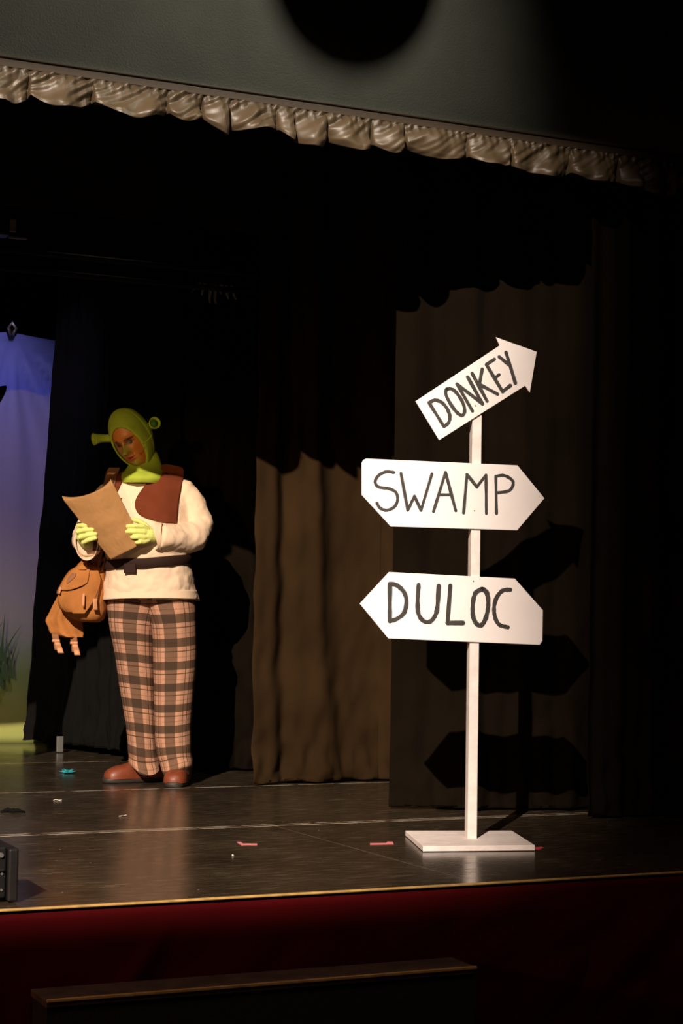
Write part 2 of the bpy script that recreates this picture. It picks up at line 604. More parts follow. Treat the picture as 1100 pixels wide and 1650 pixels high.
L1 = [[(-0.1736, 1.534), (-0.1197, 1.4518)], [(-0.1736, 1.534), (-0.1526, 1.5434), (-0.1293, 1.5366), (-0.11, 1.5162), (-0.0991, 1.4893), (-0.103, 1.4661), (-0.1197, 1.4518)], [(-0.1109, 1.5833), (-0.0939, 1.5846), (-0.0747, 1.5697), (-0.0553, 1.5409), (-0.0464, 1.5118), (-0.0547, 1.4926), (-0.0739, 1.5026), (-0.0954, 1.5292), (-0.1114, 1.5581), (-0.115, 1.5747), (-0.1109, 1.5833)], [(-0.0751, 1.6024), (-0.0188, 1.5092)], [(-0.0751, 1.6024), (0.017, 1.5355)], [(-0.0373, 1.6288), (0.017, 1.5355)], [(-0.0217, 1.6419), (0.033, 1.5456)], [(0.0142, 1.6586), (0.0055, 1.6079)], [(0.0055, 1.6036), (0.071, 1.5711)], [(0.0289, 1.6747), (0.088, 1.5809)], [(0.0289, 1.6747), (0.0577, 1.6946)], [(0.0606, 1.6285), (0.0754, 1.6408)], [(0.088, 1.5809), (0.115, 1.6028)], [(0.0746, 1.7036), (0.1112, 1.6757)], [(0.0988, 1.7204), (0.1134, 1.6757), (0.1333, 1.6131)]]
L2 = [[(-0.2943, 1.286), (-0.3213, 1.2877), (-0.348, 1.274), (-0.3596, 1.2517), (-0.3474, 1.2342), (-0.3114, 1.2291), (-0.2873, 1.2179), (-0.2792, 1.1943), (-0.2896, 1.1674), (-0.3163, 1.1537), (-0.3403, 1.1603), (-0.3525, 1.1778)], [(-0.2691, 1.2836), (-0.2433, 1.1554)], [(-0.2433, 1.1554), (-0.2206, 1.2046)], [(-0.2206, 1.2046), (-0.1966, 1.1564)], [(-0.1966, 1.1564), (-0.1598, 1.2846)], [(-0.1527, 1.1527), (-0.1117, 1.2906)], [(-0.1117, 1.2906), (-0.0738, 1.1574)], [(-0.1312, 1.212), (-0.0902, 1.213)], [(-0.046, 1.1503), (-0.0356, 1.2853)], [(-0.0356, 1.2853), (0.0, 1.2426)], [(0.0, 1.2426), (0.0322, 1.2852)], [(0.0322, 1.2852), (0.035, 1.1497)], [(0.0675, 1.2819), (0.0708, 1.1517)], [(0.0675, 1.2819), (0.0978, 1.285), (0.1253, 1.2696), (0.1286, 1.2517), (0.1136, 1.2316), (0.0718, 1.2234)]]
L3 = [[(-0.3024, 0.898), (-0.3005, 0.7683)], [(-0.3024, 0.898), (-0.2767, 0.8925), (-0.2524, 0.8693), (-0.243, 0.837), (-0.2514, 0.7985), (-0.275, 0.7776), (-0.3005, 0.7683)], [(-0.2014, 0.8968), (-0.2042, 0.8377), (-0.2006, 0.7964), (-0.1853, 0.773), (-0.1643, 0.7674), (-0.1465, 0.7825), (-0.135, 0.8152), (-0.1306, 0.8933)], [(-0.0898, 0.8952), (-0.0977, 0.7655)], [(-0.0977, 0.7655), (-0.0436, 0.7663)], [(0.0236, 0.8859), (-0.0003, 0.8707), (-0.009, 0.835), (-0.0085, 0.7935), (0.0021, 0.767), (0.0191, 0.7584), (0.034, 0.7764), (0.0438, 0.8121), (0.0452, 0.8477), (0.0388, 0.8743), (0.0236, 0.8859)], [(0.1234, 0.8847), (0.0962, 0.8812), (0.0753, 0.8571), (0.0666, 0.8243), (0.07, 0.7888), (0.0855, 0.7623), (0.1158, 0.7539)]]
BF = -0.0285       # front face of the boards
mb = MB().box((-0.0165, -0.020, 0.019), (0.0165, 0.032, 1.60))
o = bevel(mb.build('post', M_wpost, sg, False), 0.0015)
# base, slightly warped ply
base = [(-0.205, -0.215), (0.183, -0.190), (0.190, 0.205), (-0.200, 0.200)]
mb = MB()
mb.v = [(x, y, z) for z in (0.002, 0.020) for x, y in base]
mb.uv = [(0, 0)] * 8
mb.f = [(3, 2, 1, 0), (4, 5, 6, 7), (0, 1, 5, 4), (1, 2, 6, 5), (2, 3, 7, 6), (3, 0, 4, 7)]
bevel(mb.build('base_plate', M_wpost, sg, False), 0.0015)


def board(name, outline, strokes, wd, screws, label):
    mb = MB()
    n = len(outline)
    for y in (BF, BF + 0.008):
        mb.v += [(u, y, v) for u, v in outline]
    mb.uv = [(0, 0)] * (2 * n)
    mb.f = [tuple(range(n)), tuple(range(2 * n - 1, n - 1, -1))]
    for i in range(n):
        j = (i + 1) % n
        mb.f.append((i, i + n, j + n, j))
    bo = mb.build(name, M_white, sg, False)
    bevel(bo, 0.001)
    bo['label'] = label
    lm = MB()
    for si, s in enumerate(strokes):
        closed = s[0] == s[-1]
        pts = [Vector((q[0], q[1])) for q in interp(s, 2 + 9 * (len(s) - 1))] if len(s) > 2 else \
              [Vector(s[0]).lerp(Vector(s[1]), t / 8) for t in range(9)]
        k = len(pts)
        w0 = wd * (1 + 0.18 * fn(si * 3.7, wd * 500))
        prev = lm
        rows = []
        for i, p in enumerate(pts):
            t = (pts[min(i + 1, k - 1)] - pts[max(i - 1, 0)]).normalized()
            nn = Vector((-t.y, t.x))
            ww = w0 * (1 + 0.22 * fn(i * 0.35, si * 2.3))
            rows.append((p, t, nn, ww))
        pr = []
        # rounded ends
        p, t, nn, ww = rows[0]
        for a in (75, 45, 15):
            pr.append((p - t * ww * math.sin(R(a)), nn * ww * math.cos(R(a))))
        for p, t, nn, ww in rows:
            pr.append((p, nn * ww))
        for a in (15, 45, 75):
            pr.append((p + t * ww * math.sin(R(a)), nn * ww * math.cos(R(a))))
        b = len(lm.v)
        yy = BF - 0.0008 - 0.00008 * (si % 5)
        for c, d in pr:
            for y in (yy, BF + 0.001):
                lm.v += [((c + d).x, y, (c + d).y), ((c - d).x, y, (c - d).y)]
                lm.uv += [(0, 0)] * 2
        for i in range(len(pr) - 1):
            q, r_ = b + 4 * i, b + 4 * i + 4
            lm.f += [(q, q + 1, r_ + 1, r_), (q, r_, r_ + 2, q + 2), (q + 1, q + 3, r_ + 3, r_ + 1)]
    lm.build('lettering', M_ink, bo, False)
    for (u, v) in screws:
        s = MB().tube([(u, BF - 0.0016, v), (u, BF + 0.003, v)], 0.0026, 10)
        s.build('screw', M_brass, bo, False)
    return bo


board('direction_board', o1, L1, 0.0061, [(-0.0095, 1.6171), (-0.0084, 1.5284)], 'tilted arrow-shaped white board at the top, pointing up right')
board('direction_board', o2, L2, 0.0054, [(-0.0086, 1.2561), (-0.0074, 1.1589)], 'middle white board pointing right')
board('direction_board', o3, L3, 0.0076, [(-0.0087, 0.9126), (-0.0051, 0.7669)], 'lowest white board pointing left')

# ------------------------------------------------------------ painted backdrop
def backdrop_mat():
    m = bpy.data.materials.new('painted_backdrop')
    m.use_nodes = True
    nt = m.node_tree
    L = nt.links.new
    b = nt.nodes['Principled BSDF']
    b.inputs['Roughness'].default_value = 0.9
    tc = nt.nodes.new('ShaderNodeTexCoord')
    sp = nt.nodes.new('ShaderNodeSeparateXYZ')
    L(tc.outputs['Object'], sp.inputs[0])
    n = nt.nodes.new('ShaderNodeTexNoise')
    n.inputs['Scale'].default_value = 6
    n.inputs['Detail'].default_value = 5
    L(tc.outputs['Object'], n.inputs['Vector'])
    ma = nt.nodes.new('ShaderNodeMath')
    ma.operation = 'MULTIPLY_ADD'
    L(n.outputs['Fac'], ma.inputs[0])
    ma.inputs[1].default_value = 0.16
    L(sp.outputs[2], ma.inputs[2])
    mr = nt.nodes.new('ShaderNodeMapRange')
    L(ma.outputs[0], mr.inputs[0])
    mr.inputs[1].default_value = 0.08
    mr.inputs[2].default_value = 2.48
    cr = nt.nodes.new('ShaderNodeValToRGB')
    L(mr.outputs[0], cr.inputs[0])
    e = cr.color_ramp.elements
    e[0].position = 0.0
    e[0].color = (0.26, 0.29, 0.07, 1)
    e[1].position = 1.0
    e[1].color = (0.22, 0.26, 0.62, 1)
    for p, c in ((0.08, (0.36, 0.34, 0.08)), (0.17, (0.28, 0.36, 0.12)), (0.24, (0.42, 0.45, 0.36)), (0.30, (0.55, 0.48, 0.48)), (0.50, (0.50, 0.42, 0.52)),
                 (0.68, (0.40, 0.36, 0.52)), (0.86, (0.32, 0.32, 0.56)), (0.865, (0.16, 0.20, 0.62)), (0.93, (0.22, 0.26, 0.60))):
        q = e.new(p)
        q.color = (*c, 1)
    L(cr.outputs[0], b.inputs['Base Color'])
    return m


bd = thing('painted_backdrop', 'painted cloth backdrop of blue sky over green grass at the left edge', 'backdrop', (2.0, 10.32, 0))
rows = []
for k in range(60):
    v = k / 59
    z = 0.0 + 2.42 * v
    row = []
    for i in range(80):
        x = -1.6 + 2.45 * i / 79
        # folds radiating from the tied point at the top
        dx, dz = x - 0.55, 2.42 - z
        ang = math.atan2(dx, dz + 0.02)
        d = 0.040 * math.sin(ang * 16 + 0.6) * math.exp(-dz * 0.6) * min(1, dz * 6 + .1) + 0.030 * fn(x * 5, z * 0.7, 3)
        zt = z - 0.10 * abs(dx) ** 1.0 * v ** 6
        row.append((x, -d, zt))
    rows.append(row)
o = MB().grid(rows).build('backdrop_cloth', backdrop_mat(), bd)
solid(o, 0.002)
M_grass = mat('dark_green_backdrop_paint', (0.10, 0.17, 0.07), 0.9)
M_grass2 = mat('yellow_backdrop_paint', (0.55, 0.42, 0.08), 0.9)
mb = MB()
rg = random.Random(3)
for i in range(44):
    x = 0.02 + 0.6 * rg.random()
    z = 0.30 + 0.18 * rg.random()
    h = rg.uniform(0.12, 0.30)
    ln = rg.uniform(-0.10, 0.10)
    rws = []
    for t in range(7):
        u = t / 6
        ww = 0.008 * (1 - u) + 0.001
        cx = x + ln * u ** 1.6
        yy = -0.048 - 0.0004 * (i % 7)
        rws.append([(cx - ww, yy, z + h * u), (cx + ww, yy, z + h * u)])
    mb.grid(rws)
o = mb.build('painted_grass', M_grass, bd, False)
tie = MB().tube([(0.55, -0.02, 2.40), (0.53, -0.03, 2.44), (0.55, -0.03, 2.475), (0.575, -0.03, 2.44), (0.555, -0.02, 2.40)], 0.012, 8).build('tie_knot', M_steel, bd)

# ------------------------------------------------------------ small things on the stage floor
M_pink = mat('pink_tape', (0.75, 0.22, 0.22), 0.6)
M_redtape = mat('red_tape', (0.65, 0.05, 0.06), 0.6)
M_teal = mat('teal_feather_fluff', (0.02, 0.35, 0.38), 0.8)


def flat_poly(name, pts, z, h, m, parent=None):
    mb = MB()
    n = len(pts)
    mb.v = [(x, y, z) for x, y in pts] + [(x, y, z + h) for x, y in pts]
    mb.uv = [(0, 0)] * (2 * n)
    mb.f = [tuple(range(n - 1, -1, -1)), tuple(range(n, 2 * n))] + [(i, (i + 1) % n, (i + 1) % n + n, i + n) for i in range(n)]
    return mb.build(name, m, parent, False)


def onz(px, py, z=0.0):
    d = fw + rt * ((px - 550) / F) - up * ((py - 825) / F)
    t = (z - 0.8) / d.z
    return (d.x * t, d.y * t)


def tape(pxs, m, label):
    pts = [onz(*p) for p in pxs]
    c = (sum(p[0] for p in pts) / len(pts), sum(p[1] for p in pts) / len(pts))
    o = flat_poly('tape_mark', [(p[0] - c[0], p[1] - c[1]) for p in pts], 0.0004, 0.0006, m)
    o.location = (c[0], c[1], 0)
    return tag(o, label, 'tape', 'tape marks on the stage floor')


tape([(381, 1357), (388, 1357), (391, 1359.5), (414, 1359.5), (414, 1362), (388, 1362)], M_pink, 'pink L-shaped tape mark left of centre on the stage floor')
tape([(596, 1359), (622, 1358.5), (624, 1356.5), (632, 1356.5), (634, 1360.5), (596, 1361.5)], M_pink, 'pink tape mark just left of the white base plate')
tape([(848, 1365.0), (868, 1365.5), (870, 1364.6), (876, 1366), (870, 1368.6), (850, 1369.5)], M_redtape, 'bright red tape mark poking out right of the white base plate')

c = onz(108, 1246)
mb = MB()
rg = random.Random(8)
for i in range(70):
    a = rg.uniform(0, 2 * PI)
    e = rg.uniform(0.1, 0.8)
    r1 = rg.uniform(0.014, 0.040)
    p0 = Vector((rg.uniform(-.01, .01), rg.uniform(-.02, .02), 0.003))
    d = Vector((math.cos(a) * math.cos(e), math.sin(a) * math.cos(e) * 1.6, math.sin(e) * 0.75))
    mb.tube([p0, p0 + d * r1 * 0.5, p0 + d * r1], [0.0032, 0.0022, 0.0006], 5)
o = mb.build('feather_tuft', M_teal)
o.location = (c[0], c[1], 0.001)
tag(o, 'tuft of teal feather lying on the stage floor left of the person', 'feather')

c = onz(20, 1311)
mb = MB()
mb.tube([(-0.045, 0, 0.006), (-0.02, 0.02, 0.012), (0.0, 0.0, 0.010), (0.022, -0.01, 0.014), (0.05, 0.0, 0.006)], [0.004, 0.010, 0.007, 0.009, 0.003], 8)
mb.tube([(-0.03, 0.02, 0.006), (0.0, 0.03, 0.010), (0.03, 0.02, 0.006)], [0.003, 0.008, 0.003], 8)
o = mb.build('cloth_scrap', M_cloth_dk)
o.location = (c[0], c[1], 0)
o.rotation_euler = (0, 0, -0.4)
tag(o, 'small crumpled black cloth scrap on the floor at the left edge', 'scrap')

M_paperbit = mat('white_paper_bit', (0.8, 0.7, 0.6), 0.8)
bit_spots = [((93, 1290), 'white scrap of paper on the floor below the teal feather'),
             ((198, 1315.5), 'thin white shaving on the floor below the boot pointing left'),
             ((375, 1379.5), 'tiny white crumb on the floor below the pink L-shaped tape')]
for i, (pp, lb) in enumerate(bit_spots):
    c = onz(*pp)
    w_ = (0.018, 0.020, 0.005)[i]
    rows = [[(-w_ + 2 * w_ * a / 5, (b - 1) * (0.008, 0.004, 0.003)[i], 0.002 + 0.003 * abs(fn(a * .7, b, i)) * 2) for a in range(6)] for b in range(3)]
    o = MB().grid(rows).build('paper_scrap', M_paperbit)
    solid(o, 0.001, 1)
    o.location = (c[0], c[1], 0.0)
    o.rotation_euler = (0, 0, -0.4 + 0.9 * i)
    tag(o, lb, 'scrap', 'paper scraps on the stage floor')

# metal foot of the masking frame
ft = thing('frame_foot', 'grey metal foot showing beneath the black masking drape', 'frame', (2.815, 9.57, 0))
c = onz(96, 1213)
ft.location = (c[0], c[1] + 0.0, 0)
bevel(MB().box((-0.017, -0.012, 0), (0.017, 0.012, 0.09)).build('leg_post', M_steel, ft, False), 0.002)
bevel(MB().box((-0.022, -0.018, 0), (0.022, 0.018, 0.006)).build('foot_pad', M_dmetal, ft, False), 0.002)

# stage lamp housing at the left front of the stage
lx = 1.235
lm = thing('floor_lantern', 'black metal stage lamp housing standing at the left front edge', 'stage light', (1.08, 4.86, 0.0))
M_plate = mat('scuffed_black_plate', (0.008, 0.0065, 0.006), 0.5, 0.0, spec=0.3, var=0.3, vscale=20)
mb = MB().box((-0.20, -0.085, 0.012), (0.128, 0.14, 0.150))
bevel(mb.build('housing', M_dmetal, lm, False), 0.006, 3)
mb = MB().box((0.130, -0.10, 0.004), (0.158, 0.12, 0.146))
bevel(mb.build('side_bracket', M_plate, lm, False), 0.006, 3)
bevel(MB().box((-0.20, -0.094, 0.085), (0.120, -0.086, 0.092)).build('front_ledge', M_plate, lm, False), 0.002)
for (x, z) in ((0.115, 0.078), (0.115, 0.035), (0.097, 0.020), (0.04, 0.020)):
    MB().tube([(x, -0.089, z), (x, -0.083, z)], 0.0035, 10).build('rivet', M_steel, lm, False)
MB().tube([(0.112, -0.092, 0.128), (0.112, -0.080, 0.128)], [0.006, 0.008], 12).build('steel_knob', M_steel, lm, False)  # small steel knob on the housing front

# ------------------------------------------------------------ things up in the dark over the stage
def ony(px, py, Y):
    d = fw + rt * ((px - 550) / F) - up * ((py - 825) / F)
    t = Y / d.y
    return Vector((d.x * t, Y, 0.8 + d.z * t))


a, b = ony(-60, 133, 6.05), ony(330, 190, 6.05)
bt = thing('lighting_batten', 'thin dark pipe close behind the ruffle at upper left', 'pipe', a)
MB().tube([(0, 0, 0), b - a], 0.010, 10).build('pipe', M_dmetal, bt)
MB().box((0.2, -0.012, -0.02), (0.23, 0.012, 0.014)).build('clamp', M_steel, bt)
a, b = ony(-60, 425, 8.0), ony(700, 465, 8.0)
a.z = b.z = (a.z + b.z) / 2 + 0.03
bt = thing('lighting_batten', 'long dark pipe crossing above the painted backdrop', 'pipe', a)
for dz in (0.0, -0.085):
    MB().tube([(0, 0, dz), (b.x - a.x, 0, dz)], 0.014, 10).build('pipe', M_black, bt)
a = ony(10, 365, 8.35)
fx = thing('stage_lantern', 'small dark stage lantern hanging at the upper left edge', 'stage light', a)
MB().tube([(0.0, 0, 0.22), (0.0, 0, 0.06)], 0.012, 8).build('hanger', M_dmetal, fx)
bevel(MB().box((-0.07, -0.05, -0.05), (0.012, 0.05, 0.06)).build('lantern_body', M_dmetal, fx, False), 0.008)
bevel(MB().box((0.004, -0.056, -0.035), (0.034, -0.046, 0.026)).build('lamp_plate', M_steel, fx, False), 0.002)
bevel(MB().box((0.0, -0.056, -0.066), (0.09, -0.046, -0.056)).build('lamp_bracket', M_steel, fx, False), 0.002)

# crumpled pale cloth tips hanging from the batten
c = ony(345, 470, 8.17)
fr = thing('ragged_cloth', 'small ragged pale cloth tips hanging in the dark above the person', 'cloth', c)
M_pale = mat('pale_ragged_cloth', (0.22, 0.18, 0.12), 0.9)
mb = MB()
for (x, l, ln) in ((-0.075, .055, -.045), (-0.05, .065, -.015), (-0.022, .10, .0), (0.0, .10, .008), (0.035, .05, .0), (0.06, .07, .015), (0.085, .07, .03)):
    mb.grid([[(x - 0.016 * (1 - t / 6) + ln * t / 6, -0.012 * math.sin(t), 0.04 - l * t / 6), (x + ln * t / 6, -0.02 - 0.012 * math.sin(t), 0.04 - l * t / 6),
              (x + 0.016 * (1 - t / 6) + ln * t / 6, 0.0, 0.04 - l * t / 6)] for t in range(7)])
o = mb.build('cloth_tips', M_pale, fr)
solid(o, 0.002)
MB().box((-0.10, -0.01, 0.03), (0.10, 0.01, 0.07)).build('heading_band', M_cloth_dk, fr, False)

# pointed brown stand-in for the dark form at the left edge
M_brown = mat('dark_brown_felt', (0.035, 0.018, 0.012), 0.95)
pa = ony(-6, 640, 8.4)
pr_ = thing('brown_form', 'dark brown pointed form poking in at the left edge before the backdrop', 'prop', (pa.x, pa.y, 0))
z = pa.z
MB().tube([(-0.10, 0, z - 0.14), (-0.05, 0, z - 0.06), (0.0, 0, z + 0.0), (0.030, 0, z + 0.040), (0.046, 0, z + 0.056)], [0.05, 0.040, 0.03, 0.020, 0.006], 14).build('pointed_tip', M_brown, pr_)
MB().tube([(-0.30, 0.02, 0.002), (-0.24, 0.02, 0.5), (-0.13, 0.02, z - 0.65), (-0.120, 0.01, z - 0.37), (-0.15, 0.0, z - 0.15), (-0.10, 0, z - 0.12)], [0.08, 0.10, 0.12, 0.14, 0.10, 0.04], 18).build('rounded_body', M_brown, pr_)

# lamp hood hanging in front of the header wall that throws the round shadow
hl = thing('hanging_lamp_hood', 'black round lamp hood hanging before the header wall', 'stage light',
           HL.lerp(ony(576, -66, 5.83), 0.6))
MB().tube([(0, 0, -0.205 * math.cos(R(a))) for a in range(2, 150, 12)], [0.205 * math.sin(R(a)) + 0.001 for a in range(2, 150, 12)], 32).build('hood_shell', M_dmetal, hl)
MB().tube([(0, 0, 0.13), (0, 0, 0.9)], 0.012, 8).build('hanger', M_dmetal, hl)
#PERSON
# ------------------------------------------------------------ the person
M_shirt = mat('cream_cotton', (0.70, 0.50, 0.335), 0.85, spec=0.2, bump=0.12, bscale=45)
M_vest = mat('rust_brown_felt', (0.115, 0.024, 0.008), 0.9, spec=0.15, bump=0.1, bscale=300, var=0.1)
M_strap = mat('brown_webbing', (0.13, 0.042, 0.015), 0.75, bump=0.2, bscale=200)
M_belt = mat('dark_brown_leather_belt', (0.022, 0.008, 0.004), 0.75, spec=0.2)
M_hood = mat('yellow_green_jersey', (0.34, 0.40, 0.035), 0.85, spec=0.2, bump=0.08, bscale=200, var=0.18, vscale=9)
M_hood_in = mat('deep_green_jersey', (0.05, 0.16, 0.02), 0.9)
M_glove = mat('pale_lime_glove', (0.60, 0.60, 0.17), 0.75, spec=0.2, bump=0.06, bscale=120)
M_boot = mat('rust_leather', (0.17, 0.038, 0.013), 0.45, spec=0.5, bump=0.1, bscale=70, var=0.2, vscale=14)
M_sole = mat('dark_rubber_sole', (0.030, 0.022, 0.016), 0.6)
M_canvas = mat('tan_canvas', (0.37, 0.135, 0.033), 0.85, spec=0.15, bump=0.2, bscale=160, var=0.16, vscale=11)
M_canvas_dk = mat('brown_canvas_patch', (0.24, 0.095, 0.035), 0.85)
M_leather = mat('tan_leather_strap', (0.52, 0.22, 0.09), 0.6)
M_paper = mat('brown_kraft_paper', (0.31, 0.155, 0.055), 0.75, spec=0.2, bump=0.15, bscale=30, var=0.08, vscale=12)


def plaid_mat():
    m = bpy.data.materials.new('brown_plaid_flannel')
    m.use_nodes = True
    nt = m.node_tree
    L = nt.links.new
    b = nt.nodes['Principled BSDF']
    b.inputs['Roughness'].default_value = 0.9
    b.inputs['Specular IOR Level'].default_value = 0.15
    uv = nt.nodes.new('ShaderNodeUVMap')
    sp = nt.nodes.new('ShaderNodeSeparateXYZ')
    L(uv.outputs[0], sp.inputs[0])

    def mth(op, a, b_=None):
        n = nt.nodes.new('ShaderNodeMath')
        n.operation = op
        for i, v in enumerate((a, b_)):
            if v is None: continue
            if isinstance(v, (int, float)): n.inputs[i].default_value = v
            else: L(v, n.inputs[i])
        return n.outputs[0]

    def bands(src, period, off, items):
        t = mth('MODULO', mth('ADD', src, off + 50 * period), period)
        r_ = None
        for (c0, hw, st) in items:
            s = mth('MULTIPLY', mth('LESS_THAN', mth('ABSOLUTE', mth('SUBTRACT', t, c0)), hw), st)
            r_ = s if r_ is None else mth('ADD', r_, s)
        return r_
    H = bands(sp.outputs[1], 0.102, 0.0, [(0.050, 0.019, 0.80)])
    V = bands(sp.outputs[0], 0.150, 0.0, [(0.075, 0.024, 0.70)])
    Hl = bands(sp.outputs[1], 0.102, 0.0, [(0.012, 0.0024, 0.75), (0.088, 0.0015, 0.4)])
    Vl = bands(sp.outputs[0], 0.150, 0.0, [(0.012, 0.0022, 0.7), (0.138, 0.0022, 0.7), (0.030, 0.0012, 0.3)])
    V2 = bands(sp.outputs[0], 0.150, 0.0, [(0.020, 0.012, 0.20), (0.130, 0.012, 0.12)])
    k = mth('MULTIPLY', mth('SUBTRACT', 1, H), mth('SUBTRACT', 1, V))
    k = mth('MULTIPLY', k, mth('SUBTRACT', 1, Hl))
    k = mth('MULTIPLY', k, mth('SUBTRACT', 1, Vl))
    k = mth('MULTIPLY', k, mth('SUBTRACT', 1, V2))
    mx = nt.nodes.new('ShaderNodeMix')
    mx.data_type = 'RGBA'
    L(k, mx.inputs[0])
    mx.inputs[6].default_value = (0.028, 0.018, 0.010, 1)
    mx.inputs[7].default_value = (0.44, 0.225, 0.135, 1)
    L(mx.outputs[2], b.inputs['Base Color'])
    return m


M_plaid = plaid_mat()
S = 354.0


def P(px, py, y=0.0):
    z = (1263 - py) / S
    return Vector(((px - 250) / S - 0.0225 * z, y, z))


PX0, PY0 = onz(250, 1263)
man = thing('person', 'person in green hood, cream shirt, brown vest and plaid trousers, reading a brown sheet', 'person', (PX0, PY0, 0), -YAW)


def ringset(rows):
    """rows of (py, pxleft, pxright, cy, ry) -> z,cx,cy,rx,ry"""
    out = []
    for (py, a, b, cy, ry) in rows:
        l, r_ = P(a, py), P(b, py)
        out.append((l.z, (l.x + r_.x) / 2, cy, (r_.x - l.x) / 2, ry))
    return out


# body: one continuous skin mesh (head apart from it only by the hood), grown with a skin modifier
def body():
    J = {}
    E_ = []

    def j(n, p, r_, par=None):
        J[n] = (Vector(p), r_, len(J))
        if par: E_.append((J[par][2], J[n][2]))
    j('pelvis', P(242, 965, 0.02), 0.115)
    j('belly', P(238, 900, 0.0), 0.13, 'pelvis')
    j('chest', P(236, 820, 0.0), 0.125, 'belly')
    j('clav', P(236, 780, 0.02), 0.085, 'chest')
    j('neck', P(232, 766, 0.035), 0.048, 'clav')
    j('skull0', P(226, 738, 0.036), 0.038, 'neck')
    j('skull1', P(214, 706, 0.010), 0.050, 'skull0')
    j('skull2', P(210, 692, 0.005), 0.050, 'skull1')
    for s, pts in (('a', [(185, 785, 0.02, .055), (160, 815, 0.03, .048), (142, 862, 0.0, .042), (148, 868, -0.12, .036), (152, 868, -0.20, .028)]),
                   ('b', [(288, 785, 0.02, .055), (308, 815, 0.02, .050), (320, 858, 0.0, .044), (292, 864, -0.13, .037), (258, 864, -0.20, .028)])):
        par = 'clav'
        for i, (x, y, d, r_) in enumerate(pts):
            j(s + str(i), P(x, y, d), r_, par)
            par = s + str(i)
    for s, pts in (('l', [(214, 985, 0.04, .085), (222, 1100, 0.05, .065), (228, 1225, 0.08, .042)]),
                   ('m', [(280, 985, 0.02, .085), (284, 1100, 0.01, .065), (288, 1230, 0.0, .042)])):
        par = 'pelvis'
        for i, (x, y, d, r_) in enumerate(pts):
            j(s + str(i), P(x, y, d), r_, par)
            par = s + str(i)
    me = bpy.data.meshes.new('body')
    me.from_pydata([tuple(v[0]) for v in J.values()], E_, [])
    o = bpy.data.objects.new('body', me)
    C.objects.link(o)
    o.parent = man
    me.materials.append(M_skin)
    m = o.modifiers.new('skin', 'SKIN')
    m.use_smooth_shade = True
    if not me.skin_vertices:
        bm = bmesh.new()
        bm.from_mesh(me)
        bm.verts.layers.skin.verify()
        bm.to_mesh(me)
        bm.free()
    for i, v in enumerate(J.values()):
        sv = me.skin_vertices[0].data[i]
        sv.radius = (v[1], v[1])
        sv.use_root = (i == 0)
    q = o.modifiers.new('sub', 'SUBSURF')
    q.levels = q.render_levels = 2
    return o


M_skin = mat('warm_skin', (0.50, 0.22, 0.10), 0.55)
body()

# head with face: polar grid around the face axis (-y), makeup and painted-in shade as a colour attribute
HC = P(214, 705, -0.02)
HROT = (Matrix.Rotation(R(-17), 4, 'Y') @ Matrix.Rotation(R(-24), 4, 'Z') @ Matrix.Rotation(R(25), 4, 'X'))


def head_pt(phi, psi, grow=0.0, feat=True):
    """phi from face axis, psi around it"""
    d = Vector((math.sin(phi) * math.cos(psi), -math.cos(phi), math.sin(phi) * math.sin(psi)))
    ax, ay, az = 0.079, 0.098, 0.143
    p = Vector((d.x * ax, d.y * ay, d.z * az))
    # jaw narrower, back of the head fuller
    t = max(0.0, -p.z / az)
    p.x *= 1 - 0.20 * t ** 1.8
    p.x *= 1 + 0.16 * max(0.0, p.z / az) ** 2
    if p.y > 0:
        p.x *= 1 + 0.05 * (1 - t)
    if p.y < 0:
        p.y *= 1 - 0.10 * max(0, p.z / az) ** 2 + 0.06 * t
        f = min(1.0, -d.y * 1.6)
        if feat:
            g = lambda cx, cz, sx, sz: math.exp(-((p.x - cx) / sx) ** 2 - ((p.z - cz) / sz) ** 2)
            q = 0
            q += 0.010 * g(0, 0.012, 0.0085, 0.020)                       # bridge
            q += 0.032 * g(0, -0.014, 0.0175, 0.016)                      # nose tip
            q += 0.013 * (g(0.013, -0.018, 0.008, 0.009) + g(-0.013, -0.018, 0.008, 0.009))
            q += 0.012 * (g(0.028, 0.038, 0.020, 0.009) + g(-0.028, 0.038, 0.020, 0.009))   # brow
            q -= 0.012 * (g(0.029, 0.018, 0.015, 0.010) + g(-0.029, 0.018, 0.015, 0.010))   # sockets
            q += 0.007 * (g(0.029, 0.0165, 0.0105, 0.0065) + g(-0.029, 0.0165, 0.0105, 0.0065))  # lids
            q += 0.006 * (g(0.036, -0.014, 0.016, 0.016) + g(-0.036, -0.014, 0.016, 0.016))  # cheeks
            q += 0.008 * g(0, -0.047, 0.020, 0.0055) + 0.009 * g(0, -0.060, 0.017, 0.006)   # lips
            q -= 0.007 * g(0, -0.0535, 0.022, 0.0028)
            q -= 0.004 * g(0, -0.074, 0.020, 0.006)
            q += 0.010 * g(0, -0.092, 0.020, 0.014)                       # chin
            q -= 0.004 * (g(0.022, -0.036, 0.004, 0.012) + g(-0.022, -0.036, 0.004, 0.012))  # folds
            p.y -= q * f
    if grow:
        p *= 1 + grow / p.length
    return p


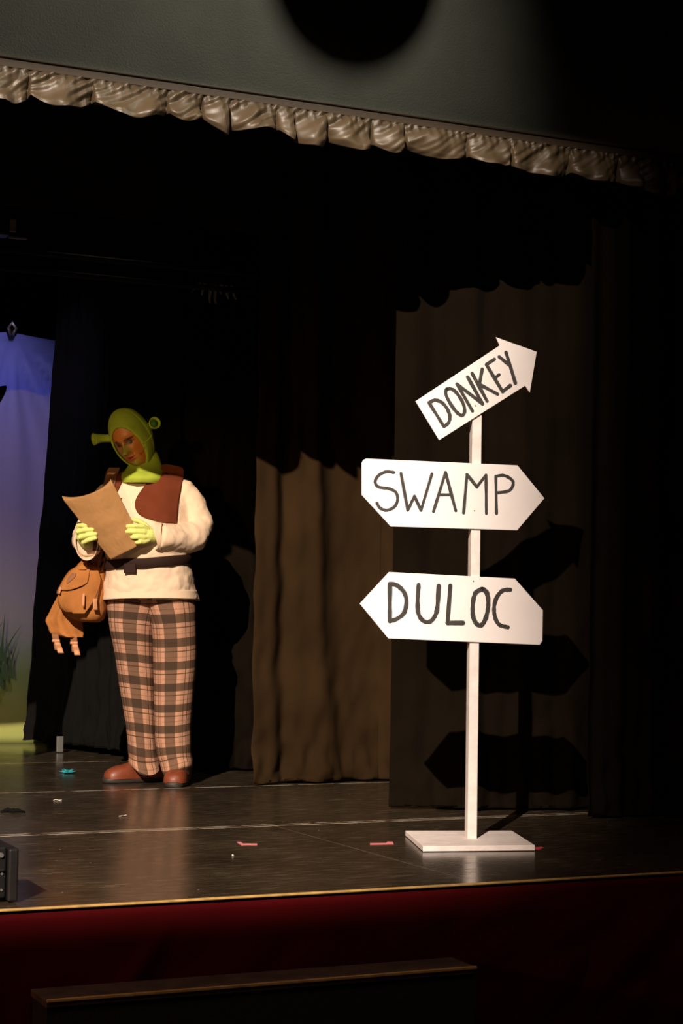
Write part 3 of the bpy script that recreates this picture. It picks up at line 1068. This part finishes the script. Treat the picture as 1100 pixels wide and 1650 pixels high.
def face_color(p):
    skin = Vector((0.62, 0.18, 0.035))
    green = Vector((0.30, 0.27, 0.03))
    dark = Vector((0.035, 0.016, 0.010))
    lip = Vector((0.55, 0.05, 0.05))
    g = lambda cx, cz, sx, sz: math.exp(-(((p.x - cx) / sx) ** 2 + ((p.z - cz) / sz) ** 2) ** 2)
    c = skin
    c = c.lerp(green, min(1, 0.95 * g(0, -0.010, 0.025, 0.032)))
    c = c.lerp(green * 0.85, min(1, 0.75 * g(0, -0.088, 0.032, 0.026)))
    c = c.lerp(green * 0.8, 0.6 * g(-0.050, -0.03, 0.022, 0.05))
    for s in (1, -1):
        zc = 0.037 - 0.16 * (abs(p.x) - 0.028) + (0.3 * (abs(p.x) - 0.028) if abs(p.x) < 0.02 else 0)
        c = c.lerp(dark, min(1, 1.0 * g(s * 0.031, zc, 0.024, 0.0058)))
        c = c.lerp(dark * 1.3, 0.85 * g(s * 0.029, 0.019, 0.021, 0.0105))  # eye socket shade put into the colour
        c = c.lerp(dark * 0.6, g(s * 0.029, 0.0135, 0.013, 0.0030))
    c = c.lerp(lip, min(1, g(0, -0.047, 0.023, 0.0055) + g(0, -0.061, 0.020, 0.0065)))
    c = c.lerp(dark * 0.5, min(1, g(0, -0.0535, 0.020, 0.0030)))  # dark gap between the lips put into the colour
    c = c.lerp(dark, 0.7 * (g(0.009, -0.0275, 0.0045, 0.003) + g(-0.009, -0.0275, 0.0045, 0.003)))  # nostril shade put into the colour
    return (*c, 1)


def face_mat():
    m = bpy.data.materials.new('made_up_shaded_face_skin')
    m.use_nodes = True
    b = m.node_tree.nodes['Principled BSDF']
    b.inputs['Roughness'].default_value = 0.5
    a = m.node_tree.nodes.new('ShaderNodeVertexColor')
    a.layer_name = 'MakeupShade'
    m.node_tree.links.new(a.outputs[0], b.inputs['Base Color'])
    return m


NPHI, NPSI = 120, 200
rows, cols = [], []
for i in range(NPHI):
    phi = 0.004 + (PI * 0.72) * (i / (NPHI - 1)) ** 1.0
    r_ = [head_pt(phi, 2 * PI * j / NPSI) for j in range(NPSI)]
    rows.append(r_)
    cols += [face_color(p) for p in r_]
mb = MB().grid(rows, True, True)
o = mb.build('head', face_mat(), man)
ca = o.data.color_attributes.new('MakeupShade', 'FLOAT_COLOR', 'POINT')
for i, c_ in enumerate(cols):
    ca.data[i].color = c_
HM = Matrix.Translation(HC) @ HROT
o.matrix_local = HM
# eyelashes / eyes slightly open, looking down
for s in (-1, 1):
    e = MB().rings([(z, 0, 0, math.sqrt(max(1e-6, 0.0115 ** 2 - z * z)), math.sqrt(max(1e-6, 0.0115 ** 2 - z * z))) for z in np.linspace(-0.01149, 0.01149, 12)], 18)
    eo = e.build('eye', mat('dark_eye', (0.05, 0.025, 0.015), 0.3), o)
    eo.location = (s * 0.029, -0.0765, 0.0115)

# hood: same skull, grown, open over the face, with a neck that widens into a bib
rows = []
for i in range(60):
    row = []
    for j in range(120):
        psi = 2 * PI * j / 120
        # opening: oval in the face plane
        cx, cz, ex, ez = 0.0, -0.018, 0.063, 0.108
        d = Vector((math.cos(psi) * ex, 0, math.sin(psi) * ez + cz))
        u, v = d.x / 0.079, d.z / 0.143
        rr = min(0.985, math.hypot(u, v))
        phi0 = math.asin(rr) if i >= 0 else 0
        ps = math.atan2(v, u)
        phi = phi0 + (PI - 0.01 - phi0) * (i / 59)
        ps2 = ps + (psi - ps) * (i / 59)
        g = 0.0125 if i > 1 else 0.009 - 0.004 * (1 - i)
        row.append(head_pt(phi, ps2, g, False))
    rows.append(row)
hood = MB().grid(rows, True).build('hood', M_hood, man)
hood.data.transform(HM)
solid(hood, 0.004, -1)
nk = ringset([(700, 200, 239, 0.035, .046), (716, 205, 247, 0.035, .050), (730, 209, 254, 0.034, .052), (744, 208, 259, 0.030, .056), (756, 201, 263, 0.016, .074),
              (764, 196, 265, 0.0, .110), (771, 194, 266, 0.0, .132), (778, 196, 262, 0.0, .122)])
nko = MB().rings(interp(nk, 26), 48, False, wob=lambda a, z: 0.018 * fn(a * 2, z * 22)).build('hood_neck', M_hood, hood)
solid(nko, 0.003, -1)


def ear(c0, pts, rads, m):
    mb = MB().tube([P(*p) for p in pts], rads, 22, caps=False)
    # inner wall of the cup
    last = P(*pts[-1])
    prev = P(*pts[-2])
    mb.tube([last, last.lerp(prev, 0.3), last.lerp(prev, 1.0)], [rads[-1], rads[-1] * 0.84, rads[-1] * 0.45], 22, caps=False)
    return mb


e1 = ear(0, [(194, 703, -0.03), (184, 704.5, -0.035), (170, 705, -0.038), (163, 705.5, -0.042), (157, 706.5, -0.048), (152, 707.5, -0.055)],
         [0.018, 0.0165, 0.0165, 0.018, 0.022, 0.0275], M_hood).build('hood_ear', M_hood, hood)
e2 = ear(0, [(230, 688, -0.0), (238, 685.5, -0.004), (243, 683, -0.014), (248.5, 680.5, -0.034), (252, 679, -0.056)],
         [0.014, 0.013, 0.0150, 0.0215, 0.0270], M_hood).build('hood_ear', M_hood, hood)
for q in (e1, e2):
    solid(q, 0.003, 0)
MB().tube([P(250.6, 679.6, -0.047), P(248.6, 680.5, -0.034)], [0.0185, 0.010], 18).build('ear_lining', M_hood_in, hood)

# little microphone at the cheek
q = P(229.5, 730, -0.095)
MB().tube([P(240, 712, -0.06), P(236, 722, -0.085), q], [0.0009, 0.0009, 0.0009], 6).tube([q, q + Vector((-0.004, -0.003, -0.001))], [0.0035, 0.003], 8).build('cheek_microphone', M_paper, man)

# shirt: torso + sleeves, fused
mb = MB()
tr = ringset([(760, 216, 262, 0.02, .070), (768, 180, 294, 0.02, .085), (788, 166, 304, 0.015, .115), (805, 162, 307, 0.005, .135), (830, 164, 306, -0.01, .155), (865, 166, 308, -0.02, .168),
              (895, 170, 308, -0.02, .168), (908, 175, 306, -0.015, .160), (920, 171, 311, -0.01, .168), (940, 168, 315, -0.01, .172), (955, 167, 318, -0.005, .174), (965, 167, 321, -0.005, .176)])
mb.rings(interp(tr, 50), 64, True, p=2.25)
mb.tube([P(200, 792, 0.01), P(176, 800, 0.018), P(158, 822, 0.02), P(146, 848, 0.005), P(141, 868, -0.05), P(146, 876, -0.12), P(149, 878, -0.185)],
        [0.070, 0.074, 0.070, 0.066, 0.068, 0.066, 0.060], 28)
mb.tube([P(266, 790, 0.01), P(294, 795, 0.018), P(310, 818, 0.02), P(321, 845, 0.0), P(315, 864, -0.045), P(292, 868, -0.115), P(272, 867, -0.175), P(262, 866, -0.195)],
        [0.072, 0.080, 0.076, 0.070, 0.070, 0.066, 0.060, 0.056], 28)
shirt = mb.build('shirt', M_shirt, man)
remesh(shirt, 0.0075, 8)
tx = bpy.data.textures.new('cloth_wrinkles', 'CLOUDS')
tx.noise_scale = 0.085
tx.noise_depth = 2
dm = shirt.modifiers.new('wr', 'DISPLACE')
dm.texture = tx
dm.strength = 0.024
dm.mid_level = 0.5
# hem flare, pointed at the right corner
hm = []
for k in range(9):
    t = k / 8
    row = []
    for j in range(96):
        a = 2 * PI * j / 96
        c, q = math.cos(a), math.sin(a)
        l, r_ = P(167.5, 950), P(318, 950)
        cx, rx = (l.x + r_.x) / 2, (r_.x - l.x) / 2 + 0.003
        dropv = 0.048 * t + 0.010 * t * math.sin(a * 1.0 + 2.6) * -1
        fl = 0.978 + 0.035 * t + 0.035 * t * math.exp(-((a) / 0.30) ** 2) + 0.012 * t * fn(c * 5, q * 5, 2)
        row.append((cx + rx * fl * math.copysign(abs(c) ** .89, c), -0.005 + 0.176 * fl * math.copysign(abs(q) ** .89, q), l.z - dropv))
    hm.append(row)
so = MB().grid(hm, True).build('shirt_hem', M_shirt, shirt)
solid(so, 0.003)

# loose open cuff hanging at the hand on the image left
def cuff(cx, cy, y0, y1, rx, rz, name='cuff', axis='y', off=(0, 0)):
    rows = []
    for k in range(7):
        t = k / 6
        row = []
        for j in range(40):
            a = 2 * PI * j / 40
            c, q = math.cos(a), math.sin(a)
            w_ = 1 + 0.05 * fn(c * 2, q * 2, t)
            cc = P(cx + off[0] * t, cy + off[1] * t, y0 + (y1 - y0) * t)
            if axis == 'y':
                dr = 0.020 * t * max(0, -q)
                row.append(cc + Vector((rx * c * w_, 0.3 * (dr) - 0.02 * q * t, rz * q * w_ - dr)))
            else:
                row.append(cc + Vector((0.010 * math.sin(a * 2) * t, rx * c * w_, rz * q * w_)))
        rows.append(row)
    o_ = MB().grid(rows, True).build(name, M_shirt, shirt)
    solid(o_, 0.004)
    return o_


cuff(149, 877, -0.15, -0.215, 0.050, 0.060)
cuff(268, 866, -0.185, -0.200, 0.046, 0.060, axis='x', off=(-9, -1))


# gloves: palm and five fingers, fused
def glove(name, palm, fingers, thumb):
    mb = MB()
    mb.tube([p for p, r_ in palm], [r_ for p, r_ in palm], 16)
    for f in fingers + [thumb]:
        pts = [p for p, r_ in f]
        rr = [r_ for p, r_ in f]
        # rounded tip
        d = (pts[-1] - pts[-2]).normalized()
        pts = pts + [pts[-1] + d * rr[-1] * 0.6, pts[-1] + d * rr[-1] * 0.95]
        rr = rr + [rr[-1] * 0.75, rr[-1] * 0.25]
        mb.tube(pts, rr, 12)
    o_ = mb.build(name, M_glove, man)
    remesh(o_, 0.0026, 3)
    return o_


fr_ = 0.0108
# hand at image right; fingers lie in front of the sheet pointing left, thumb behind it
palm = [(P(262, 866, -0.200), 0.028), (P(256, 865, -0.215), 0.031), (P(249, 864, -0.228), 0.033), (P(243, 864, -0.238), 0.030)]
fg = []
for k, (x1, y1, x2, y2) in enumerate(((243, 851, 214, 851.5), (244, 860, 213, 860), (244, 868.5, 221, 868.5), (244, 876, 228, 877))):
    r_ = fr_ * (1, 1.02, 1.0, 0.88)[k]
    fg.append([(P(x1 + 5, y1 + (864 - y1) * .3, -0.243), r_ * 1.08), (P(x1 - 2, y1, -0.262), r_ * 1.08), (P((x1 + x2) / 2, (y1 + y2) / 2 - 0.4, -0.279), r_), (P(x2 + 3, y2, -0.276), r_ * 0.92)])
th = [(P(250, 856, -0.225), 0.013), (P(242, 848, -0.225), 0.0125), (P(232, 842, -0.232), 0.0115), (P(225, 841, -0.236), 0.0105)]
glove('glove', palm, fg, th)
# hand at image left; fingers come round the left edge of the sheet from the left
palm = [(P(150, 880, -0.195), 0.027), (P(147, 874, -0.212), 0.030), (P(144, 867, -0.228), 0.032), (P(143, 860, -0.236), 0.028)]
fg = []
for k, (x1, y1, x2, y2) in enumerate(((139, 852, 154, 852.5), (138, 861, 165, 857.5), (141, 870, 170, 864.5), (146, 878, 170, 871))):
    r_ = fr_ * (1.02, 1.0, 0.98, 0.86)[k]
    fg.append([(P(x1 + 3, y1 + 2, -0.238), r_ * 1.1), (P(x1, y1, -0.262), r_ * 1.08), (P((x1 + x2) / 2, (y1 + y2) / 2 - 0.8, -0.283), r_), (P(x2 - 3, y2, -0.280), r_ * 0.92)])
th = [(P(142, 866, -0.222), 0.013), (P(146, 855, -0.224), 0.0125), (P(155, 847, -0.232), 0.0115), (P(161, 843, -0.237), 0.0105)]
glove('glove', palm, fg, th)


# vest fronts: laid flat, then projected on the shirt
from mathutils.bvhtree import BVHTree
_bvh = {}


def surf(target):
    """the finished surface of a garment, in the local space of the person"""
    if target.name not in _bvh:
        bpy.context.view_layer.update()
        ev = target.evaluated_get(bpy.context.evaluated_depsgraph_get())
        me = ev.to_mesh()
        _bvh[target.name] = BVHTree.FromPolygons([v.co.copy() for v in me.vertices], [tuple(p.vertices) for p in me.polygons])
    return _bvh[target.name]


def panel(name, rowsp, m, parent, y=-0.6, n=26, off=0.010, th=0.005, sub=4, back=False, target=None):
    t = interp(rowsp, sub * (len(rowsp) - 1) + 1)
    bv = surf(target or shirt)
    sgn = -1 if back else 1
    yy = []
    for (py, a, b) in t:
        r_ = []
        for i in range(n):
            p = P(a + (b - a) * i / (n - 1), py, y)
            h = bv.ray_cast(p, Vector((0, sgn, 0)))
            if h[0] is None:           # beyond the outline: take the depth of the nearest cloth
                h = bv.find_nearest(Vector((p.x, 0.0, p.z)))
            r_.append(h[0].y - sgn * off)
        yy.append(r_)
    A = np.array(yy)
    for _ in range(3):
        Bq = np.pad(A, 1, mode='edge')
        A = (Bq[1:-1, 1:-1] * 2 + Bq[:-2, 1:-1] + Bq[2:, 1:-1] + Bq[1:-1, :-2] + Bq[1:-1, 2:]) / 6
    rows = []
    for k, (py, a, b) in enumerate(t):
        rows.append([P(a + (b - a) * i / (n - 1), py, A[k][i]) for i in range(n)])
    o_ = MB().grid(rows).build(name, m, parent)
    solid(o_, th, 0)
    return o_


v1 = panel('vest_front', [(745, 262, 268), (750, 260, 294), (762, 254, 297), (780, 239, 295), (800, 227, 292), (812, 223.5, 291), (822, 225, 290.5), (830, 231, 290), (837, 245, 290), (843, 272, 290)], M_vest, man, sub=6)
v2 = panel('vest_front', [(757, 198, 206), (768, 186, 202), (785, 178, 196), (800, 175, 190), (820, 172, 186), (835, 172, 182)], M_vest, man, n=10)
panel('vest_back', [(764, 196, 268), (772, 176, 292), (800, 176, 290), (840, 174, 298)], M_vest, man, y=0.6, back=True)

# belt
rows = []
tb = interp(tr, 50)


def torso_at(z):
    for i in range(len(tb) - 1):
        if tb[i][0] >= z >= tb[i + 1][0]:
            u = (tb[i][0] - z) / (tb[i][0] - tb[i + 1][0])
            return [tb[i][q] * (1 - u) + tb[i + 1][q] * u for q in range(5)]
    return tb[-1]


bz = lambda x: 1.002 + 0.13 * (x + 0.05) * (1 if x > -0.05 else 0.35)
rows = []
for k, dz in enumerate((-0.021, -0.019, 0.019, 0.021)):
    row = []
    for j in range(110):
        a = 2 * PI * j / 110
        c, q = math.cos(a), math.sin(a)
        x = -0.05 + 0.19 * c
        z = bz(x) + dz
        t_ = torso_at(z)
        g = 0.010 + (0.002 if k in (1, 2) else 0)
        row.append((t_[1] + (t_[3] + g) * math.copysign(abs(c) ** .89, c), t_[2] + (t_[4] + g) * math.copysign(abs(q) ** .89, q), z))
    rows.append(row)
belt = MB().grid(rows, True).build('belt', M_belt, man)
solid(belt, 0.004)
bc = P(217, 917, -0.190)
bk = bevel(MB().box((bc.x - 0.027, bc.y - 0.006, bc.z - 0.022), (bc.x + 0.027, bc.y + 0.006, bc.z + 0.022)).build('buckle', M_belt, belt, False), 0.004, 3)

# trousers: two legs joined under the shirt
def leg(rows_, phase, seed):
    rs = interp(ringset(rows_), 70)
    zb, zt = rs[-1][0], rs[0][0]
    R_, U_ = [], []
    for (z, cx, cy, rx, ry) in rs:
        row, ur = [], []
        low = max(0, 1 - (z - zb) / 0.16)
        for j in range(65):
            a = 2 * PI * j / 64
            c, q = math.cos(a), math.sin(a)
            x = math.copysign(abs(c) ** .9, c)
            y = math.copysign(abs(q) ** .9, q)
            w_ = 0.085 * low * math.sin((z - zb) * 88 + 2.2 * math.sin(a + seed) + seed) + 0.05 * fn(c * 1.5 + seed, q * 1.5, z * 5) * (0.5 + low)
            w_ += 0.02 * fn(c * 3, q * 3 + seed, z * 16)
            px_, py_ = cx + rx * x * (1 + w_ * 0.6), cy + ry * y * (1 + w_)
            row.append((px_, py_, z + 0.012 * low * math.sin(a * 2 + seed)))
            sl = (0.012 * math.sin(z * 7 + seed))
            # arc length around the leg
            ur.append((phase + (a - 1.5 * PI) * 0.094, z + 0.005 * low * math.sin(z * 60 + a * 2) + 0.010 * math.sin(a + seed) + sl))
        R_.append(row)
        U_.append(ur)
    return R_, U_


mb = MB()
R_, U_ = leg([(952, 176, 268, 0.005, .124), (965, 172, 266, 0.005, .130), (990, 173, 256, 0.015, .130), (1015, 176, 250, 0.02, .125), (1060, 184, 248, 0.04, .115), (1110, 191, 249, 0.05, .105), (1160, 199, 250, 0.06, .098), (1200, 203, 251, 0.07, .092), (1225, 203.5, 253, 0.075, .096), (1236, 206, 256, 0.07, .096), (1245, 212, 256, 0.06, .090)], 0.075, 1.2)
mb.grid(R_, False, False, U_)
R_, U_ = leg([(952, 226, 311, 0.0, .124), (965, 228, 316, 0.0, .130), (990, 238, 318, 0.0, .130), (1015, 245, 318, 0.0, .125), (1060, 247, 317.5, 0.0, .115), (1110, 248, 313, 0.0, .105), (1160, 249, 309, -0.0, .098), (1200, 251, 308, -0.0, .092), (1225, 257, 310, -0.005, .096), (1236, 262, 310, -0.01, .096), (1246, 266, 306, -0.012, .090)], 0.082, 3.9)
mb.grid(R_, False, False, U_)
tro = mb.build('trousers', M_plaid, man)
solid(tro, 0.004, -1)


# boots
def boot(loc, rz, Ls, name='boot'):
    root_m = Matrix.Translation(loc) @ Matrix.Rotation(rz, 4, 'Z')
    # cross sections along -y : (t, halfwidth, height, bottom)
    prof = [(-0.085, 0.026, 0.080), (-0.075, 0.036, 0.100), (-0.05, 0.041, 0.115), (-0.015, 0.043, 0.118), (0.02, 0.044, 0.104), (0.06, 0.047, 0.080), (0.10, 0.052, 0.064),
            (0.14, 0.053, 0.056), (0.17, 0.047, 0.047), (0.19, 0.034, 0.034), (0.20, 0.014, 0.018)]
    rows = []
    for (t, hw, h) in interp(prof, 44):
        row = []
        for j in range(28):
            a = PI * j / 27
            c, q = math.cos(a), math.sin(a)
            x = hw * math.copysign(abs(c) ** 0.75, c)
            z = 0.020 + h * q ** 0.8
            z += 0.002 * fn(t * 40, a * 2, 3) * q
            row.append(root_m @ Vector((x, -t, z)))
        rows.append(row)
    bt_ = MB().grid(rows, False, True).build(name, M_boot, man)
    out = []
    n = 40
    for z, g in ((0.001, 0.0), (0.004, 0.004), (0.018, 0.005), (0.024, 0.002)):
        row = []
        for j in range(n):
            a = 2 * PI * j / n
            c, q = math.cos(a), math.sin(a)
            # outline of the sole
            y = 0.057 - (-q) * 0.147 if True else 0
            yy = -(0.057 + 0.147 * -q)
            hw = 0.047 + 0.010 * (-q) - 0.005 * math.cos(2 * q)
            row.append(root_m @ Vector(((hw + g) * math.copysign(abs(c) ** .8, c), yy + (-g if q < 0 else g) * abs(q), z)))
        out.append(row)
    MB().grid(out, True, True).build('sole', M_sole, bt_)
    return bt_


boot(P(229, 1256, 0.10) * 1.0 - Vector((0, 0, P(229, 1256).z)), R(-58), 0)
boot(P(289, 1263, 0.03) - Vector((0, 0, P(289, 1263).z)), R(-4), 0)

# ------------------------------------------------------------ sheet of paper in the hands
paper = thing('paper_sheet', 'creased sheet of brown paper with curled edges held by the person', 'paper', (PX0, PY0, 0), -YAW)


def bil(u, v):
    TL, TR, BR, BL = P(120, 817, -0.315), P(197, 789, -0.315), P(240, 876, -0.262), P(188, 903, -0.250)
    return TL.lerp(TR, u).lerp(BL.lerp(BR, u), v)


e_u = (bil(1, .5) - bil(0, .5)).normalized()
e_v = (bil(.5, 1) - bil(.5, 0)).normalized()
nn = e_u.cross(e_v)
if nn.y < 0: nn = -nn      # points to the reader
rows = []
NU, NVV = 60, 80
for k in range(NVV + 1):
    v = -0.16 + 1.20 * k / NVV
    row = []
    for i in range(NU + 1):
        u = i / NU
        vv = max(v, 0)
        p = bil(u, min(vv, 1))
        # sideways bow and creases
        p = p + nn * (0.030 * (4 * (u - .5) ** 2) * (1 - 0.4 * vv) - 0.012)
        p = p + nn * (0.0030 * fn(u * 4, v * 5, 1) + 0.0018 * abs(fn(u * 9, v * 8, 4)))
        if v < 0:          # rolled over the top edge towards the reader
            s = -v / 0.16
            rc = 0.006 + 0.020 * abs(2 * u - 1) ** 1.4
            a = s * (2.1 + 0.8 * abs(2 * u - 1) ** 2)
            p = p + nn * (rc * (1 - math.cos(a))) - e_v * (rc * math.sin(a)) * (0.3 + 0.8 * (2 * u - 1) ** 2)
        if v > 1:
            s = (v - 1) / 0.04
            p = p + e_v * 0.012 * s * 0.6 + nn * 0.008 * s * s
        row.append(p)
    rows.append(row)
o = MB().grid(rows).build('sheet', M_paper, paper)
solid(o, 0.0008)

# ------------------------------------------------------------ canvas bag
bag = thing('canvas_bag', 'tan canvas rucksack with straps and buckles hanging at the side of the person', 'bag', (PX0, PY0, 0), -YAW)
mb = MB()
bd_rows = ringset([(906, 138, 160, -0.02, .030), (914, 124, 168, -0.02, .045), (930, 109, 170, -0.02, .070), (948, 99, 171, -0.02, .088), (965, 94, 172, -0.02, .098), (980, 96, 173, -0.02, .100),
                   (992, 108, 171, -0.02, .092), (1000, 122, 166, -0.02, .075), (1004, 135, 158, -0.02, .045)])
mb.rings(interp(bd_rows, 50), 60, True, p=2.3, wob=lambda a, z: 0.05 * fn(math.cos(a) * 2.2, math.sin(a) * 2.2, z * 16) + 0.025 * fn(math.cos(a) * 5, math.sin(a) * 5 + z * 20, z * 28))
bb = mb.build('bag_body', M_canvas, bag)


def bpanel(name, outline_rows, m, parent, off, th=0.004, n=18, sub=3, ref=None):
    return panel(name, outline_rows, m, parent, y=-0.6, n=n, off=off, th=th, sub=sub, target=ref or bb)


# two front pockets with flaps, straps and a patch
pk = bpanel('front_pocket', [(922, 112, 146), (935, 104, 146), (950, 99, 146), (965, 98, 144), (980, 104, 140), (988, 112, 136)], M_canvas, bag, 0.016, 0.010, n=24)
fl = bpanel('pocket_flap', [(914, 128, 150), (922, 113, 149), (932, 105, 148), (941, 101, 146), (947, 100, 135), (951, 101, 124), (953, 103, 114)], M_canvas, bag, 0.034, 0.004, n=24)
bpanel('flap_patch', [(926, 121, 128), (931, 117, 127), (937, 113, 121), (942, 113, 115)], M_canvas_dk, bag, 0.040, 0.003, n=6)
bpanel('pocket_flap', [(904, 134, 142), (910, 129, 145), (916, 128, 146), (920, 133, 142)], M_canvas, bag, 0.044, 0.004, n=12)
bpanel('buckle_strap', [(948, 97, 104), (954, 94, 103), (959, 93, 102)], M_leather, bag, 0.045, 0.005, n=6)
bpanel('side_pocket', [(915, 146, 158), (935, 147, 165), (960, 134, 160), (980, 122, 150), (990, 124, 142)], M_canvas, bag, 0.022, 0.012, n=18)
bpanel('zip_strip', [(958, 141, 144), (966, 140, 144), (979, 140, 143.5)], M_leather, bag, 0.048, 0.006, n=5)
bpanel('buckle_strap', [(942, 157, 164), (955, 156, 163), (970, 155, 162), (983, 156, 163)], M_canvas_dk, bag, 0.024, 0.006, n=6)
bpanel('buckle_strap', [(966, 156, 162), (975, 156, 162), (984, 156, 163)], M_leather, bag, 0.033, 0.004, n=6)

# long hanging lid with two buckled straps
rows = []
lid = interp([(930, 108, 122, 0.050), (945, 97, 120, 0.045), (960, 90, 122, 0.050), (975, 82, 124, 0.055), (990, 75, 126, 0.055), (1002, 69.5, 128, 0.052), (1012, 73.5, 130, 0.050), (1024, 79, 131, 0.05), (1029, 100, 130, 0.05)], 46)
for (py, a, b, yy) in lid:
    rows.append([P(a + (b - a) * i / 20, py, yy - 0.028 * math.sin(PI * i / 20) + 0.008 * fn(i * 0.3, py * 0.05) - 0.018 * math.exp(-((i - 8) / 2.5) ** 2) * ((py - 930) / 100)) for i in range(21)])
ld = MB().grid(rows).build('bag_lid', M_canvas, bag)
solid(ld, 0.006)
for (x, y0_, dx) in ((86, 1027, 5), (116, 1030, 3)):
    s_ = thing('x', None, None)
    bpy.data.objects.remove(s_)
    rows = [[P(x - 5.5 + i * 2.75 + dx * t / 8, y0_ - 3 + 26 * t / 8, 0.030 - 0.005 * math.sin(t)) for i in range(5)] for t in range(9)]
    so_ = MB().grid(rows).build('lid_strap', M_canvas_dk, bag)
    solid(so_, 0.004)
    rows = [[P(x - 4.0 + i * 2.4 + dx * 0.55 + (dx + 1.5) * t / 8, y0_ + 10 + 18 * t / 8, 0.022 - 0.003 * math.sin(t)) for i in range(5)] for t in range(9)]
    s2_ = MB().grid(rows).build('strap_end', M_leather, so_)
    solid(s2_, 0.004)
    q = P(x + dx * 0.4, y0_ + 8, 0.022)
    bevel(MB().box((q.x - 0.018, q.y - 0.006, q.z - 0.006), (q.x + 0.018, q.y + 0.004, q.z + 0.006)).build('buckle', M_leather, so_, False), 0.003)

# handle loop and shoulder strap
MB().tube([P(160, 915, -0.03), P(163, 905, -0.05), P(170, 900, -0.06), P(172, 908, -0.06), P(166, 918, -0.05), P(160, 926, -0.05)], 0.008, 10).build('handle_loop', M_canvas, bag)
stp = panel('shoulder_strap', [(752, 176, 194), (758, 172, 192), (770, 169, 190), (790, 167, 187), (810, 166, 185), (835, 165, 182), (860, 162, 178), (890, 158, 173)], M_strap, bag, n=10, off=0.020, th=0.005)
panel('strap_label', [(760.5, 174, 187), (763.5, 173.5, 187)], M_leather, bag, n=8, off=0.026, th=0.003)
rows = [[P(x0 + (x1 - x0) * i / 5, py, yy + 0.01 * math.sin(i)) for i in range(6)] for (py, x0, x1, yy) in ((880, 158, 172, -0.12), (892, 155, 170, -0.10), (904, 150, 166, -0.07), (914, 146, 162, -0.05))]
o = MB().grid(rows).build('strap_tail', M_strap, bag)
solid(o, 0.006)
